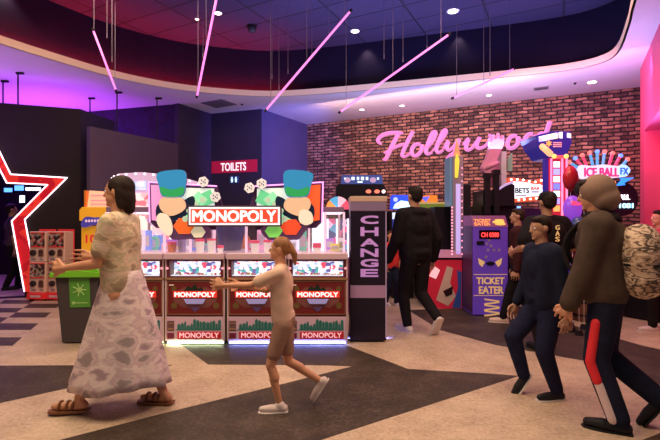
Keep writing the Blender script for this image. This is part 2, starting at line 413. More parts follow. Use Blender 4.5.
# bottom tips reach the floor
outer_star = [(x, max(z, .02)) for x, z in outer_star]; inner_star = [(x, max(z, .0)) for x, z in inner_star]
def star_place(o):
    o.location = (wa.x, wa.y, 0); o.rotation_euler = (0, 0, math.atan2(wdir.y, wdir.x)); return o
q = B()
for y in (0, .25):
    rect = [(-3, 0), (wL, 0), (wL, 3.48), (-3, 3.48)]
    hole = [(x, z) for x, z in inner_star]
    hole[4] = (inner_star[4][0], 0.001); hole[6] = (inner_star[6][0], .001)
    hole2 = hole[:5] + hole[6:]                              # the doorway runs down to the floor between the two lower points
    vs = [q.bm.verts.new((x, y, z)) for x, z in rect + hole2]
    for t_ in tessellate_polygon([[Vector((x, z, 0)) for x, z in rect], [Vector((x, z, 0)) for x, z in hole2]]): q.face([vs[i] for i in t_])
    k = 4; m_ = len(hole2)
    if y == 0: v0 = vs
    else:
        for i in range(m_): q.face([v0[4 + i], v0[4 + (i + 1) % m_], vs[4 + (i + 1) % m_], vs[4 + i]])
        for i in range(4): q.face([v0[i], v0[(i + 1) % 4], vs[(i + 1) % 4], vs[i]])
star_place(tag(q.obj('wall_star', CHAR, fix=False), kind='structure'))
wall('wall_star_return', (gx(80.5, 8.25), 8.25), (-4.55, 9.3), 0, 3.48, NB2, .05)
# the framed star
st = thing('star_sign', (wa.x, wa.y, 0), 'giant red star doorway frame edged with white neon on black wall', 'star sign', None, math.atan2(wdir.y, wdir.x))
q = B(); n_ = 10
oo = outer_star; ii = inner_star
for side in (0,):
    vf = [q.bm.verts.new((x, -.03, z)) for x, z in oo]; vi = [q.bm.verts.new((x, -.03, z)) for x, z in ii]
    vb = [q.bm.verts.new((x, -.005, z)) for x, z in oo]; vc = [q.bm.verts.new((x, .2, z)) for x, z in ii]
    for i in range(n_):
        j = (i + 1) % n_
        if i in (4, 5): continue
        q.face([vf[i], vf[j], vi[j], vi[i]]); q.face([vf[i], vb[i], vb[j], vf[j]]); q.face([vi[i], vi[j], vc[j], vc[i]])
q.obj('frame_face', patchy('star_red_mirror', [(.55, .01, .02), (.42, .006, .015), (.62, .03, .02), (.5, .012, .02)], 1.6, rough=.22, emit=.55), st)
NEON_W = glow('neon_white', (1, .80, .88), 2.6)
for nm, pts, skip in (('outer_neon', oo, (4, 5)), ('inner_neon', ii, (4, 5))):
    q = B()
    for i in range(n_):
        if i in skip: continue
        a, b = pts[i], pts[(i + 1) % n_]
        q.cap((a[0], -.045, a[1]), .011, (b[0], -.045, b[1]), .011, n=8)
    q.obj(nm, NEON_W, st)
# dark room behind the star
wall('wall_star_room', (-12, 11.6), (-5.2, 11.0), 0, 4.0, CHAR)
wall('wall_left', (-9.6, -4), (-9.6, 12), 0, 4.0, CHAR, -.1)
light('star_room_light', 'AREA', (-7.4, 9.4, 2.9), 28, (.35, .12, 1), DOWN, 2, 1.2)
SCR = [glow('screen_blue', (.1, .35, 1), 2.2), glow('screen_white', (.75, .85, 1), 2.5), glow('screen_pink', (1, .2, .5), 1.6)]
for k, (px, py, w_, h_, mi) in enumerate(((8, 190, 8, 4, 0), (19, 188, 9, 5, 0), (33, 189, 15, 3, 1), (22, 199, 5, 7, 1))):
    f = Fr(10.6, px); t = thing('wall_screen', f.loc(), ('blue screen glowing high in the dark room behind the star', 'second blue screen in the dark room, right of the first', 'long white lit strip screen at the star doorway', 'small upright white screen under the blue ones in the dark room')[k], 'screen', 'screens behind the star')
    q = B(); q.box(f.x(px - w_ / 2) - .02, f.x(px + w_ / 2) + .02, .01, .06, f.z(py + h_ / 2) - .02, f.z(py - h_ / 2) + .02); q.obj('casing', BLACK, t)
    q = B(); q.box(f.x(px - w_ / 2), f.x(px + w_ / 2), -.0, .01, f.z(py + h_ / 2), f.z(py - h_ / 2)); q.obj('display', SCR[mi], t)
    q = B(); q.box(-.02, .02, .03, .06, 0, f.z(py)); q.obj('post', BLACKM, t)
# pink right hand wall: corner pillar, header over an opening, recessed wall
PINK = mat('pink_paint', (.80, .08, .19), .55, var=.04, scale=2)
pa, pdir = Vector((5.33, 7.55)), Vector((-.49, -.872))
def pk(s_): return tuple(pa + pdir * s_)
def pk2(s_): q_ = Vector(pk(s_)) + Vector((.8, -.45)); return tuple(q_)
wall('wall_right_pillar', pk(-.05), pk(.45), 0, 4.0, PINK, .35)
wall('wall_right_header', pk(.452), pk(5.0), 2.85, 4.0, PINK, .30)
wall('wall_right_recess', pk2(.3), pk2(5.0), 0, 4.0, PINK, .1)
wall('wall_right_return', (5.72, 7.62), (6.3, 8.45), 0, 4.0, PINK, .1)
q = B(); q.box(-.006, .006, -.02, 0, 2.85, 4.0); o = q.obj('trim_1', mat('pink_trim', (.8, .2, .32), .5)); o.location = (*pk(.47), 0); o.rotation_euler = (0, 0, math.atan2(-pdir.y, -pdir.x)); tag(o, kind='structure')

# ================================================================== HANGING THINGS
TUBE = glow('pink_neon', (1, .16, .62), 5.5)
TCORE = glow('pink_neon_hot', (1, .24, .68), 1.4)
WIRE = mat('hanging_wire', (.20, .17, .24), .5, .3)
tubes = [((93, 30, 6.3), (116, 90.5, 6.6), 'short pink neon tube hanging steeply over the star wall, leftmost of the five'),
         ((217, -4, 5.6), (197, 96, 6.6), 'near upright pink neon tube hanging before the toilets wall'),
         ((350.5, 11, 6.0), (266, 110, 6.4), 'long pink neon tube sloping above the board game coin pushers'),
         ((449, 34.5, 6.4), (340, 112, 6.8), 'long pink neon tube reaching down over the brick wall at left of the script sign'),
         ((514, 69, 7.3), (453, 98, 7.2), 'shortest pale pink tube, hanging just above the script sign')]
for k, (a, b, lab) in enumerate(tubes):
    A = Vector((gx(a[0], a[2]), a[2], gz(a[1], a[2]))); Bq = Vector((gx(b[0], b[2]), b[2], gz(b[1], b[2])))
    t = thing('neon_tube', tuple(Bq), lab, 'neon tube', 'pink neon tubes hung from the ceiling')
    A, O = A - Bq, Vector((0, 0, 0))
    q = B(); q.cap(O, .015, A, .015, n=10); q.obj('tube', TCORE, t, smooth=True)
    dn = A.normalized()
    for e0, e1 in ((O - dn * .03, O + dn * .015), (A - dn * .015, A + dn * .03)): q = B(); q.cyl(e0, e1, .019, n=10); q.obj('end_cap', BLACKM, t)
    for s_ in ((.04, .96) if k == 0 else (.06, .5, .93)):
        P = A * s_; q = B(); q.cyl(P, (P.x, P.y, 5.05 - Bq.z), .0035, n=5); q.obj('wire', WIRE, t)
# lone wires with fittings hanging in the recess
for k, (px, y1, d) in enumerate(((107, 36, 6.5), (112, 60, 6.4), (203, 56, 7.2), (272, 77, 7.4), (279, 88, 7.5), (288, 72, 7.3), (312, 55, 7.0), (329, 37, 6.6), (384, 57, 6.9), (403, 60, 6.9), (427, 48, 7.4), (490, 74, 7.0))):
    z = gz(y1, d); q = B(); q.cyl((0, 0, 0), (0, 0, 5.05 - z), .0035, n=5); q.cyl((0, 0, -.03), (0, 0, .05), .007, n=6)
    o = q.obj('hanging_wire', WIRE); o.location = (gx(px, d), d, z)
    tag(o, 'bare suspension wire ' + ('with its end beside the upper half of the leftmost tube', 'second from left, its end just right of the leftmost tube', 'just left of the upright tube', 'leftmost of four between upright and long middle tubes', 'longest of four above the toilets wall', 'third of four left of the long middle tube', 'last of four above the long middle tube', 'close beside the upper part of the long middle tube', 'above the middle of the second long tube', 'straight over the second long tube, beside a downlight', 'near the upper end of the second long tube', 'over the middle of the shortest pale tube')[k], 'wire', 'bare suspension wires')
# ceiling drop rods over the left rooms
for k, (px, y1) in enumerate(((18, 63), (3, 88), (90, 101), (117, 92), (157, 101))):
    d = (7.75, 8.2, 9.35, 8.92, 9.35)[k]
    lab = ('longest dark drop rod over the star wall', 'short dark drop rod at the far left over the star wall', 'dark drop rod behind the corner of the star wall', 'tall dark drop rod before the starry mural', 'dark drop rod before the right part of the starry mural')[k]
    zl = (3.42, 3.42, 3.1, 3.1, 3.1)[k]
    q = B(); q.cyl((0, 0, zl - .0), (0, 0, 4.0), .013, n=8); q.box(-.03, .10, -.02, .02, 3.965, 4.0)
    o = q.obj('drop_rod', BLACKM); o.location = (gx(px, d), d, 0); tag(o, lab, 'rod', 'ceiling drop rods')

# ================================================================== SIGNS ON WALLS
def brick_at(px, py, out=.06):
    o_ = BA - BN * out; k = (px - 330) / FPX
    s_ = (k * o_.y - o_.x) / (BD.x - k * BD.y); y = o_.y + s_ * BD.y
    return Vector((s_, 0, gz(py, y)))
def cr(pts, k=6):
    out = []; P = [Vector(p) for p in pts]; P = [P[0]] + P + [P[-1]]
    for i in range(1, len(P) - 2):
        for s in range(k):
            t = s / k; a, b, c, d_ = P[i - 1:i + 3]
            out.append(.5 * ((2 * b) + (c - a) * t + (2 * a - 5 * b + 4 * c - d_) * t * t + (3 * b - a - 3 * c + d_) * t ** 3))
    out.append(P[-1]); return out
hs = thing('script_sign', (BA.x - BN.x * .06, BA.y - BN.y * .06, 0), 'huge pink handwritten style word Hollywood glowing on the brick wall', 'wall sign', None, math.atan2(BD.y, BD.x))
letters = {
 'H': [[(381, 144, 1.6), (377.5, 141, 2.2), (380, 136.5, 2.4), (388, 133, 2.6), (398, 132.5, 2.4), (402.5, 133, 1.4)], [(398, 134, 2.6), (392, 145, 2.6), (386, 158, 2.4), (383, 159.5, 1.2)], [(384, 153, 1.0), (391, 149, 1.6), (400, 145, 1.8), (408, 143, 1.2)], [(413, 131, 2.2), (408, 140, 2.5), (403, 151, 2.4), (402, 156, 2.0), (406, 156, 1.4), (411, 152, 1.0)]],
 'o': [[(420, 144, 2.0), (415, 144.5, 2.4), (411.5, 149.5, 2.5), (412.5, 155, 2.3), (417, 155, 2.3), (421, 150.5, 2.3), (421.5, 145.5, 2.0), (424, 148, 1.2), (427, 148, .9)]],
 'l': [[(426, 149, .9), (432, 142, 1.5), (435.5, 134, 2.0), (434.5, 131, 1.6), (431.5, 134, 2.2), (428, 143, 2.6), (425.5, 151, 2.4), (427.5, 154, 1.8), (432, 152, 1.2)]],
 'l2': [[(432, 151, .9), (440, 142, 1.5), (445.5, 133, 2.0), (445.5, 129.5, 1.6), (442.5, 132, 2.2), (438.5, 141, 2.6), (436, 149, 2.4), (438, 152.5, 1.8), (443, 150, 1.2)]],
 'y': [[(443, 149, 1.0), (448, 141, 2.2), (446.5, 147, 2.4), (448.5, 150, 2.0), (453, 147, 1.6), (457, 140, 1.2)], [(459, 139, 2.2), (456, 148, 2.4), (452, 157, 2.2), (448.5, 160.5, 1.8), (447, 158, 1.2), (452, 153, 1.0), (460, 148, .9)]],
 'w': [[(463, 145, 1.6), (468, 139, 2.4), (466, 145, 2.5), (466.5, 149.5, 2.2), (471, 148.5, 1.8), (476, 142, 1.6), (479.5, 137.5, 2.2), (476.5, 144, 2.4), (478, 148, 2.2), (484, 146.5, 1.8), (489, 141, 1.8), (490.5, 136.5, 2.0), (489, 134.5, 1.4), (493, 138, 1.4), (499, 137.5, 1.2), (504, 139, 1.0)]],
 'o2': [[(517, 135.5, 2.0), (511, 136.5, 2.4), (507.5, 142, 2.5), (508.5, 147.5, 2.3), (513.5, 147.5, 2.3), (517.5, 143, 2.3), (518, 137.5, 2.0), (521, 140, 1.2), (524, 139.5, .9)]],
 'o3': [[(533, 133.5, 2.0), (528, 134.5, 2.4), (524.5, 140, 2.5), (525.5, 145.5, 2.3), (530.5, 145.5, 2.3), (534.5, 141, 2.3), (535, 135.5, 2.0), (537, 138, 1.2), (540, 138, .9)]],
 'd': [[(545, 135, 2.0), (541, 133, 2.2), (537, 138, 2.4), (537, 143.5, 2.3), (541, 143, 2.0), (545, 138, 1.6), (550, 121.5, 2.6), (546, 133, 2.5), (543.5, 142, 2.2), (547, 144, 1.6), (552, 141, 1.2)]],
 'o_join': [[(493, 139, 1.4), (498, 138, 2.2), (495, 143, 2.4), (497, 148, 2.2), (503, 145, 1.8), (507, 142, 1.2)]],
}
HP = glow('script_pink', (.90, .24, .62), .85); HS = glow('script_edge', (.8, .35, .65), .6)
for nm, strokes in letters.items():
    if nm == 'o_join': continue
    q = B()
    for st_ in strokes:
        pts = cr(st_)
        ps = [(brick_at(p.x, p.y), max(.4, p.z)) for p in pts]
        for rr, y_, mi in ((1.0, -.03, 0), (1.22, .02, 1)):
            prev = None
            L_ = []
            for i, (P, wd) in enumerate(ps):
                a = ps[max(0, i - 1)][0]; b = ps[min(len(ps) - 1, i + 1)][0]; T = (b - a)
                if T.length < 1e-6: T = Vector((1, 0, 0))
                T.normalize(); N = Vector((-T.z, 0, T.x)); r_ = wd * .0138 * rr + (.004 if mi else 0)
                L_.append([q.bm.verts.new(P + N * r_ * c + Vector((0, y_ - .02 * (1 - abs(c)), 0))) for c in (-1, -.6, 0, .6, 1)] + [q.bm.verts.new(P + N * r_ * c + Vector((0, y_ + .045, 0))) for c in (1, -1)])
            for i in range(len(L_) - 1):
                for k in range(7): q.face([L_[i][k], L_[i][(k + 1) % 7], L_[i + 1][(k + 1) % 7], L_[i + 1][k]], mi)
            for e in (L_[0], L_[-1]): q.face(e, mi)
    q.obj('letter', [HP, HS], hs)
for x_ in (2.6, 3.6, 4.6, 5.4): pass

# toilets sign and exit-style pictogram on the navy wall
def flat_frame(a, b, out=.02):
    a, b = Vector(a), Vector(b); dd = (b - a).normalized(); nn = Vector((-dd.y, dd.x)); return a - nn * out, dd
ta, td_ = flat_frame((-2.90, 10.75), (-1.60, 10.3))
def on_plane(px, py, a, dd):
    k = (px - 330) / FPX; s_ = (k * a.y - a.x) / (dd.x - k * dd.y); y = a.y + s_ * dd.y
    return s_, gz(py, y)
t = thing('toilets_sign', (ta.x, ta.y, 0), 'crimson wall sign with white word Toilets on navy wall', 'sign', None, math.atan2(td_.y, td_.x))
x0, zt = on_plane(211.5, 161.5, ta, td_); x1, _ = on_plane(257, 161, ta, td_); _, zb = on_plane(235, 172.5, ta, td_)
q = B(); q.box(x0, x1, 0, .018, zb, zt); q.obj('panel', mat('crimson', (.40, .01, .05), .45, emit=(.6, .01, .07), es=.35), t)
xa, z1_ = on_plane(221, 162.5, ta, td_); xb, z0_ = on_plane(246, 171, ta, td_)
q = B(); q.text('TOILETS', xa, xb, z0_ + .02, z1_ - .02, -.004, .004, 0, .015); q.obj('lettering', glow('sign_white', (1, .9, .93), 1.0), t)
t = thing('toilets_pictogram', (ta.x, ta.y, 0), 'small pale lit man and woman pictogram below the crimson toilets sign', 'sign', None, math.atan2(td_.y, td_.x))
x0, zt = on_plane(229.5, 176.5, ta, td_); x1, zb = on_plane(238.5, 183, ta, td_)
q = B(); q.box(x0, x1, 0, .018, zb, zt); q.obj('panel', mat('pict_blue', (.05, .12, .3), .5), t)
for c in (.28, .72):
    q = B(); xc = x0 + (x1 - x0) * c; q.ell(xc, zt - .03, .018, .018, -.005, 0, n=10); q.prism([(xc - .03, zt - .055), (xc + .03, zt - .055), (xc + .018, zb + .02), (xc - .018, zb + .02)], -.005, 0)
    q.obj('figure', glow('pict_glow', (.55, .8, 1), 1.6), t)
# poster on the recessed pink wall
ps_, rd = flat_frame(pk2(.3), pk2(5.0), .0)
pcx, pcz = on_plane(655, 183, ps_, rd)
t = thing('wall_poster', (ps_.x + rd.x * pcx - (-rd.y) * .03, ps_.y + rd.y * pcx - rd.x * .03, pcz), 'small pale framed notice hanging on the pink wall at far right', 'poster', None, math.atan2(rd.y, rd.x))
q = B(); q.box(-.22, .22, -.01, .01, -.13, .13); q.obj('frame', mat('poster_frame', (.6, .3, .4), .5), t)
q = B(); q.box(-.19, .19, -.014, -.01, -.10, .10); q.obj('paper', mat('poster_paper', (.85, .7, .8), .6), t)
# ================================================================== BOARD GAME COIN PUSHERS
def scaler(f): return f.x, f.z
GOLD = mat('aged_gold', (.5, .30, .18), .35, .6)
MRED = mat('cabinet_red', (.17, .012, .016), .35); MRED2 = mat('bright_red', (.75, .05, .03), .4, emit=(.8, .04, .02), es=.4)
OXB = mat('oxblood', (.13, .012, .016), .45)
LAV = mat('lavender_panel', (.72, .50, .68), .5); TEAL = mat('teal_print', (.03, .20, .19), .5)
PLAY = patchy('lit_playfield', [(1, .95, 1), (.45, .65, 1), (.95, .95, 1), (.9, .08, .15), (.95, .97, 1), (.05, .42, .42), (.95, .97, 1), (.12, .1, .35), (1, .85, .95)], 24, (1, 1, 1.6), emit=1.0, kind='CELL')
GLASS = mat('clear_glass', (1, 1, 1), .02, alpha=.07)
PMET = mat('pink_lit_steel', (.78, .60, .66), .35, .35)
LEDS = [glow('led_green_white', (.75, 1, .55), 5), glow('led_white', (.9, 1, .8), 5), glow('led_blue_white', (.35, .45, 1), 7), glow('led_blue_white', (.35, .45, 1), 7)]
TEXTG = glow('logo_white', (1, .80, .78), 1.35)
SLATE = mat('slate_print', (.18, .09, .11), .5)
def station(cx, k, label):
    f = Fr(4.93, cx); t = thing('coin_pusher', f.loc(), label, 'arcade machine', 'board game coin pushers')
    W = .335
    q = B(); q.box(-W + .01, W - .01, .03, .75, .02, .30); q.box(-W, W, .02, .75, .30, .755); q.box(-W, W, .30, .75, .755, .97)
    q.box(-W, -W + .05, .0, .30, .755, .97); q.box(W - .05, W, .0, .30, .755, .97); q.obj('body', OXB, t, .004)
    q = B(); q.box(-W + .005, W - .005, 0, .03, .045, .315); q.obj('base_panel', LAV, t, .003)
    # base print: skyline, houses, word
    q = B()
    rng = random.Random(3)
    x = -.20
    while x < .27:
        h = rng.uniform(.04, .11); w_ = rng.uniform(.022, .045)
        q.prism([(x, .165), (x + w_, .165), (x + w_, .165 + h), (x + w_ * .5, .165 + h + .02), (x, .165 + h)], -.003, .002); x += w_ + .003
    q.prism([(-.225, .165), (.29, .165), (.27, .185), (-.19, .185)], -.004, .002)
    q.obj('skyline_print', TEAL, t)
    q = B(); q.box(-.20, .29, -.004, .002, .07, .15); q.obj('word_strip', RED, t)
    q = B(); q.text('MONOPOLY', -.175, .265, .082, .139, -.006, .002, 0, .02); q.obj('base_lettering', mat('print_pink', (.95, .65, .72), .5, emit=(1, .55, .65), es=.5), t)
    q = B(); q.box(-.31, -.235, -.006, .004, .16, .27); q.box(-.305, -.24, -.010, -.005, .17, .19, 1); q.box(-.305, -.24, -.010, -.005, .24, .25, 1); q.obj('ticket_door', [SLATE, GOLD], t)
    q = B(); q.box(-.31, -.235, -.006, .004, .075, .135); q.obj('coin_door', mat('maroon', (.2, .02, .06), .4), t)
    # red front door with the word
    q = B(); q.box(-W + .012, W - .012, .0, .03, .33, .725); q.obj('front_door', MRED, t, .003)
    q = B()
    for a in ((-.31, .31, .708, .714), (-.31, .31, .342, .348), (-.31, -.304, .342, .714), (.304, .31, .342, .714)): q.box(a[0], a[1], -.006, .001, a[2], a[3])
    q.obj('door_border', GOLD, t)
    q = B(); q.prism([(-.14, .645), (.14, .645), (.24, .57), (.24, .49), (.14, .42), (-.14, .42), (-.24, .49), (-.24, .57)], -.004, .002); q.obj('octagon_print', mat('dusk_red', (.22, .07, .07), .5), t)
    q = B(); q.prism([(-.13, .60), (.10, .60), (.07, .65), (.03, .63), (.0, .69), (-.04, .64), (-.08, .66)], -.008, -.002); q.obj('dark_print', mat('dark_green_print', (.02, .035, .03), .5), t)
    for sx in (-1, 1):
        q = B(); q.ell(sx * .235, .44, .035, .035, -.005, .002); q.ell(sx * .235, .63, .03, .03, -.005, .002); q.obj('roundel', mat('olive_print', (.16, .10, .03), .5), t)
    q = B(); q.box(-.245, .245, -.012, .002, .53, .605); q.obj('name_plate', MRED2, t, .002)
    q = B(); q.text('MONOPOLY', -.225, .225, .542, .592, -.014, .004, 0, .03); q.obj('name_lettering', TEXTG, t)
    q = B(); q.prism([(-.12, .515), (.12, .515), (.09, .465), (-.09, .465)], -.03, .002); q.obj('prize_chute', mat('lilac_steel', (.35, .33, .68), .3, emit=(.4, .38, .8), es=.25), t)
    q = B(); q.prism([(-.06, .425), (.06, .425), (0, .37)], -.005, .002); q.obj('lower_arrow', mat('violet_print', (.12, .07, .25), .5), t)
    q = B(); q.box(-.29, -.24, -.008, .002, .665, .678); q.obj('token_slot', glow('slot_light', (1, .7, .5), 1.2 if k else .3), t)
    # rail, playfield window, counter
    q = B(); q.box(-W, W, -.02, .03, .728, .755); q.obj('rail', GOLD, t, .003)
    q = B(); q.box(-.285, .285, .14, .30, .775, .935); q.obj('playfield', PLAY, t)
    rng = random.Random(k + 11)
    q = B()
    for i in range(26):
        x = rng.uniform(-.26, .26); y = rng.uniform(.06, .13); q.cyl((x, y, .775), (x, y, .775 + rng.uniform(.008, .03)), .014, n=8, mi=i % 3)
    q.obj('tokens', [mat('token_silver', (.8, .8, .9), .2, .6), mat('token_gold', (.8, .5, .1), .25, .6), mat('token_red', (.8, .05, .1), .3)], t)
    q = B(); q.box(-.285, .285, .03, .30, .765, .777); q.obj('playfield_shelf', glow('shelf_white', (.8, .85, 1), .9), t)
    q = B(); q.box(-.283, .283, .012, .016, .765, .945); q.obj('window_glass', GLASS, t)
    q = B(); q.box(-W, W, -.005, .012, .755, .772); q.box(-W, W, -.005, .012, .938, .962); q.box(-W, -.285, -.005, .012, .77, .94); q.box(.285, W, -.005, .012, .77, .94); q.obj('window_frame', mat('frame_maroon', (.16, .02, .035), .35), t)
    for x in (-.31, .31):
        q = B(); q.cyl((x, -.02, .86), (x, .0, .86), .014, n=12); q.obj('button', glow('button_pink', (1, .4, .5), .9), t)
    q = B(); q.box(-W, W, -.05, .78, .962, 1.03); q.obj('counter', PMET, t, .006)
    q = B(); q.box(-W, W, -.066, -.051, .968, 1.028); q.obj('coin_gutter', mat('gutter', (.72, .52, .58), .4, .3, emit=(1, .5, .6), es=.08), t, .004)
    q = B(); q.box(-W, -W + .018, -.012, .012, .045, .962); q.box(W - .018, W, -.012, .012, .045, .962); q.obj('edge_trim', PMET, t, .003)
    q = B(); q.box(-W + .02, W - .02, .006, .022, .016, .034); q.obj('light_strip', LEDS[k], t)
    return t
labs = ['leftmost coin pusher of four, greenish light strip at its foot, behind the walking woman',
        'second coin pusher of four, greenish light strip at its foot, nobody before it',
        'coin pusher with blue light strip behind the girl, third of the four',
        'coin pusher with blue light strip at its foot, rightmost, next to the change machine']
for k, cx in enumerate((134.3, 195.2, 257.0, 317.8)): station(cx, k, labs[k])
for k, col in enumerate(((.6, 1, .5), (.6, 1, .5), (.2, .3, 1), (.2, .3, 1))):
    light('strip_spill', 'AREA', (gx((134, 195, 257, 318)[k], 4.9), 4.90, .03), 2.6 if k > 1 else 1.6, col, (R(50), 0, 0), .6, .02)
# canopy standing on the island
f = Fr(5.02, 225)
t = thing('glass_canopy', (gx(225, 5.02), 5.02, 1.03), 'glass walled prize house with pink lit posts on top of the four coin pushers', 'display case')
XW = 1.36
q = B(); q.box(-XW, XW, 0, 1.15, .46, .52); q.obj('roof', mat('canopy_roof', (.25, .16, .3), .5), t, .006)
q = B(); q.box(-XW + .02, XW - .02, .01, 1.13, .445, .46); q.obj('roof_light', glow('canopy_lamp', (1, .75, .9), 1.3), t)
for x in [f.x(p) for p in (106, 135, 164, 190, 214, 246, 284, 309, 325, 344)]:
    q = B(); q.box(x - .012, x + .012, -.0, .03, 0, .46); q.obj('post', glow('post_pink', (1, .62, .78), .8), t)
for x in (-XW + .02, -.45, .45, XW - .05):
    q = B(); q.box(x, x + .03, 1.10, 1.13, 0, .46); q.obj('rear_post', PMET, t)
q = B(); q.box(f.x(311), f.x(324), .25, .27, 0, .445); q.obj('lit_panel', glow('panel_white', (.9, .92, 1), 1.0), t)
q = B(); q.box(f.x(289), f.x(299), .5, .62, 0, .445); q.obj('lit_column', glow('panel_lilac', (.85, .7, 1), 1.1), t)
q = B(); q.box(-XW + .01, XW - .01, .008, .012, 0, .445); q.obj('front_glass', GLASS, t)
q = B(); q.cyl((f.x(222), .42, 0), (f.x(222), .42, .36), .13, .20, 24); q.obj('navy_drum', mat('navy_drum', (.03, .035, .16), .4), t, smooth=False)
# prizes and cups in the canopy
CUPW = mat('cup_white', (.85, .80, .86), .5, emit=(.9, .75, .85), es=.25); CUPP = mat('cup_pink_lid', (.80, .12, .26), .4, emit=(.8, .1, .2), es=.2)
def cup(px, h, r, d, lid, lab, colr=None):
    ff = Fr(d, px); t = thing('coin_cup', (gx(px, d), d, 1.03), lab, 'cup', 'cups on the counter of the coin pushers')
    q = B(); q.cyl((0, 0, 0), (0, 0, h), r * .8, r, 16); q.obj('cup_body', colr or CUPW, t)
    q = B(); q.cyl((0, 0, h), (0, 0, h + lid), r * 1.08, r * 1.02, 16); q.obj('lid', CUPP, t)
cups = [(200, .13, .05, 4.965, .03, 'tall white cup with pink lid under the left of the word board'), (211.5, .14, .048, 4.965, .02, 'tall white cup with pink rim right beside the first'),
        (220.5, .055, .035, 4.965, .03, 'short squat white cup with pink lid beside two tall ones'), (255, .11, .05, 4.965, .03, 'white cup with pink lid right of the stroller'),
        (267.5, .12, .045, 4.965, .025, 'white cup with pink lid just left of the girl'), (317, .06, .045, 4.965, .05, 'short cup with thick crimson lid at the right end of the counter'),
        (182, .15, .05, 5.12, .0, 'plain lavender cup behind glass at left'), (172, .09, .05, 5.12, .03, 'low orange cup at the left of the counter')]
for c in cups[:6]: cup(*c)
cup(*cups[6], colr=mat('cup_lavender', (.5, .45, .75), .5)); cup(*cups[7], colr=mat('cup_orange', (.9, .25, .08), .5))
seen_ = set()
rng = random.Random(5)
pc = [(.85, .1, .2), (.2, .35, .9), (.9, .75, .1), (.95, .5, .7), (.15, .6, .4), (.9, .88, .95), (.5, .2, .75)]
names_ = ['crimson', 'blue', 'yellow', 'pink', 'green', 'white', 'violet']
for i in range(26):
    px = (110, 118, 126, 132, 140, 148, 154, 158, 166, 171, 178, 190, 196, 205, 252, 262, 272, 279, 292, 299, 303, 306, 316, 330, 335, 341)[i]
    d = 5.35 + .08 * (i % 4); h = rng.uniform(.08, .26); ci = (i * 3) % 7; w_ = rng.uniform(.035, .06)
    while True:
        lab_ = names_[ci] + ' prize box behind glass, ' + ('left end' if px < 165 else 'left middle' if px < 215 else 'middle' if px < 285 else 'right end') + ' of the canopy, ' + ('tall, ' if h > .17 else 'low, ') + ('wide' if w_ > .0475 else 'narrow')
        if lab_ not in seen_: break
        ci = (ci + 1) % 7
    seen_.add(lab_)
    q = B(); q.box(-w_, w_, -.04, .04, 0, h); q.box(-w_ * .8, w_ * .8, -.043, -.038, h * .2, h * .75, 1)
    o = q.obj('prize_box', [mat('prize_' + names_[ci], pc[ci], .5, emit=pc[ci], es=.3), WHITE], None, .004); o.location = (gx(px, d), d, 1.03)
    tag(o, lab_, 'prize box', 'prize boxes behind the canopy glass')

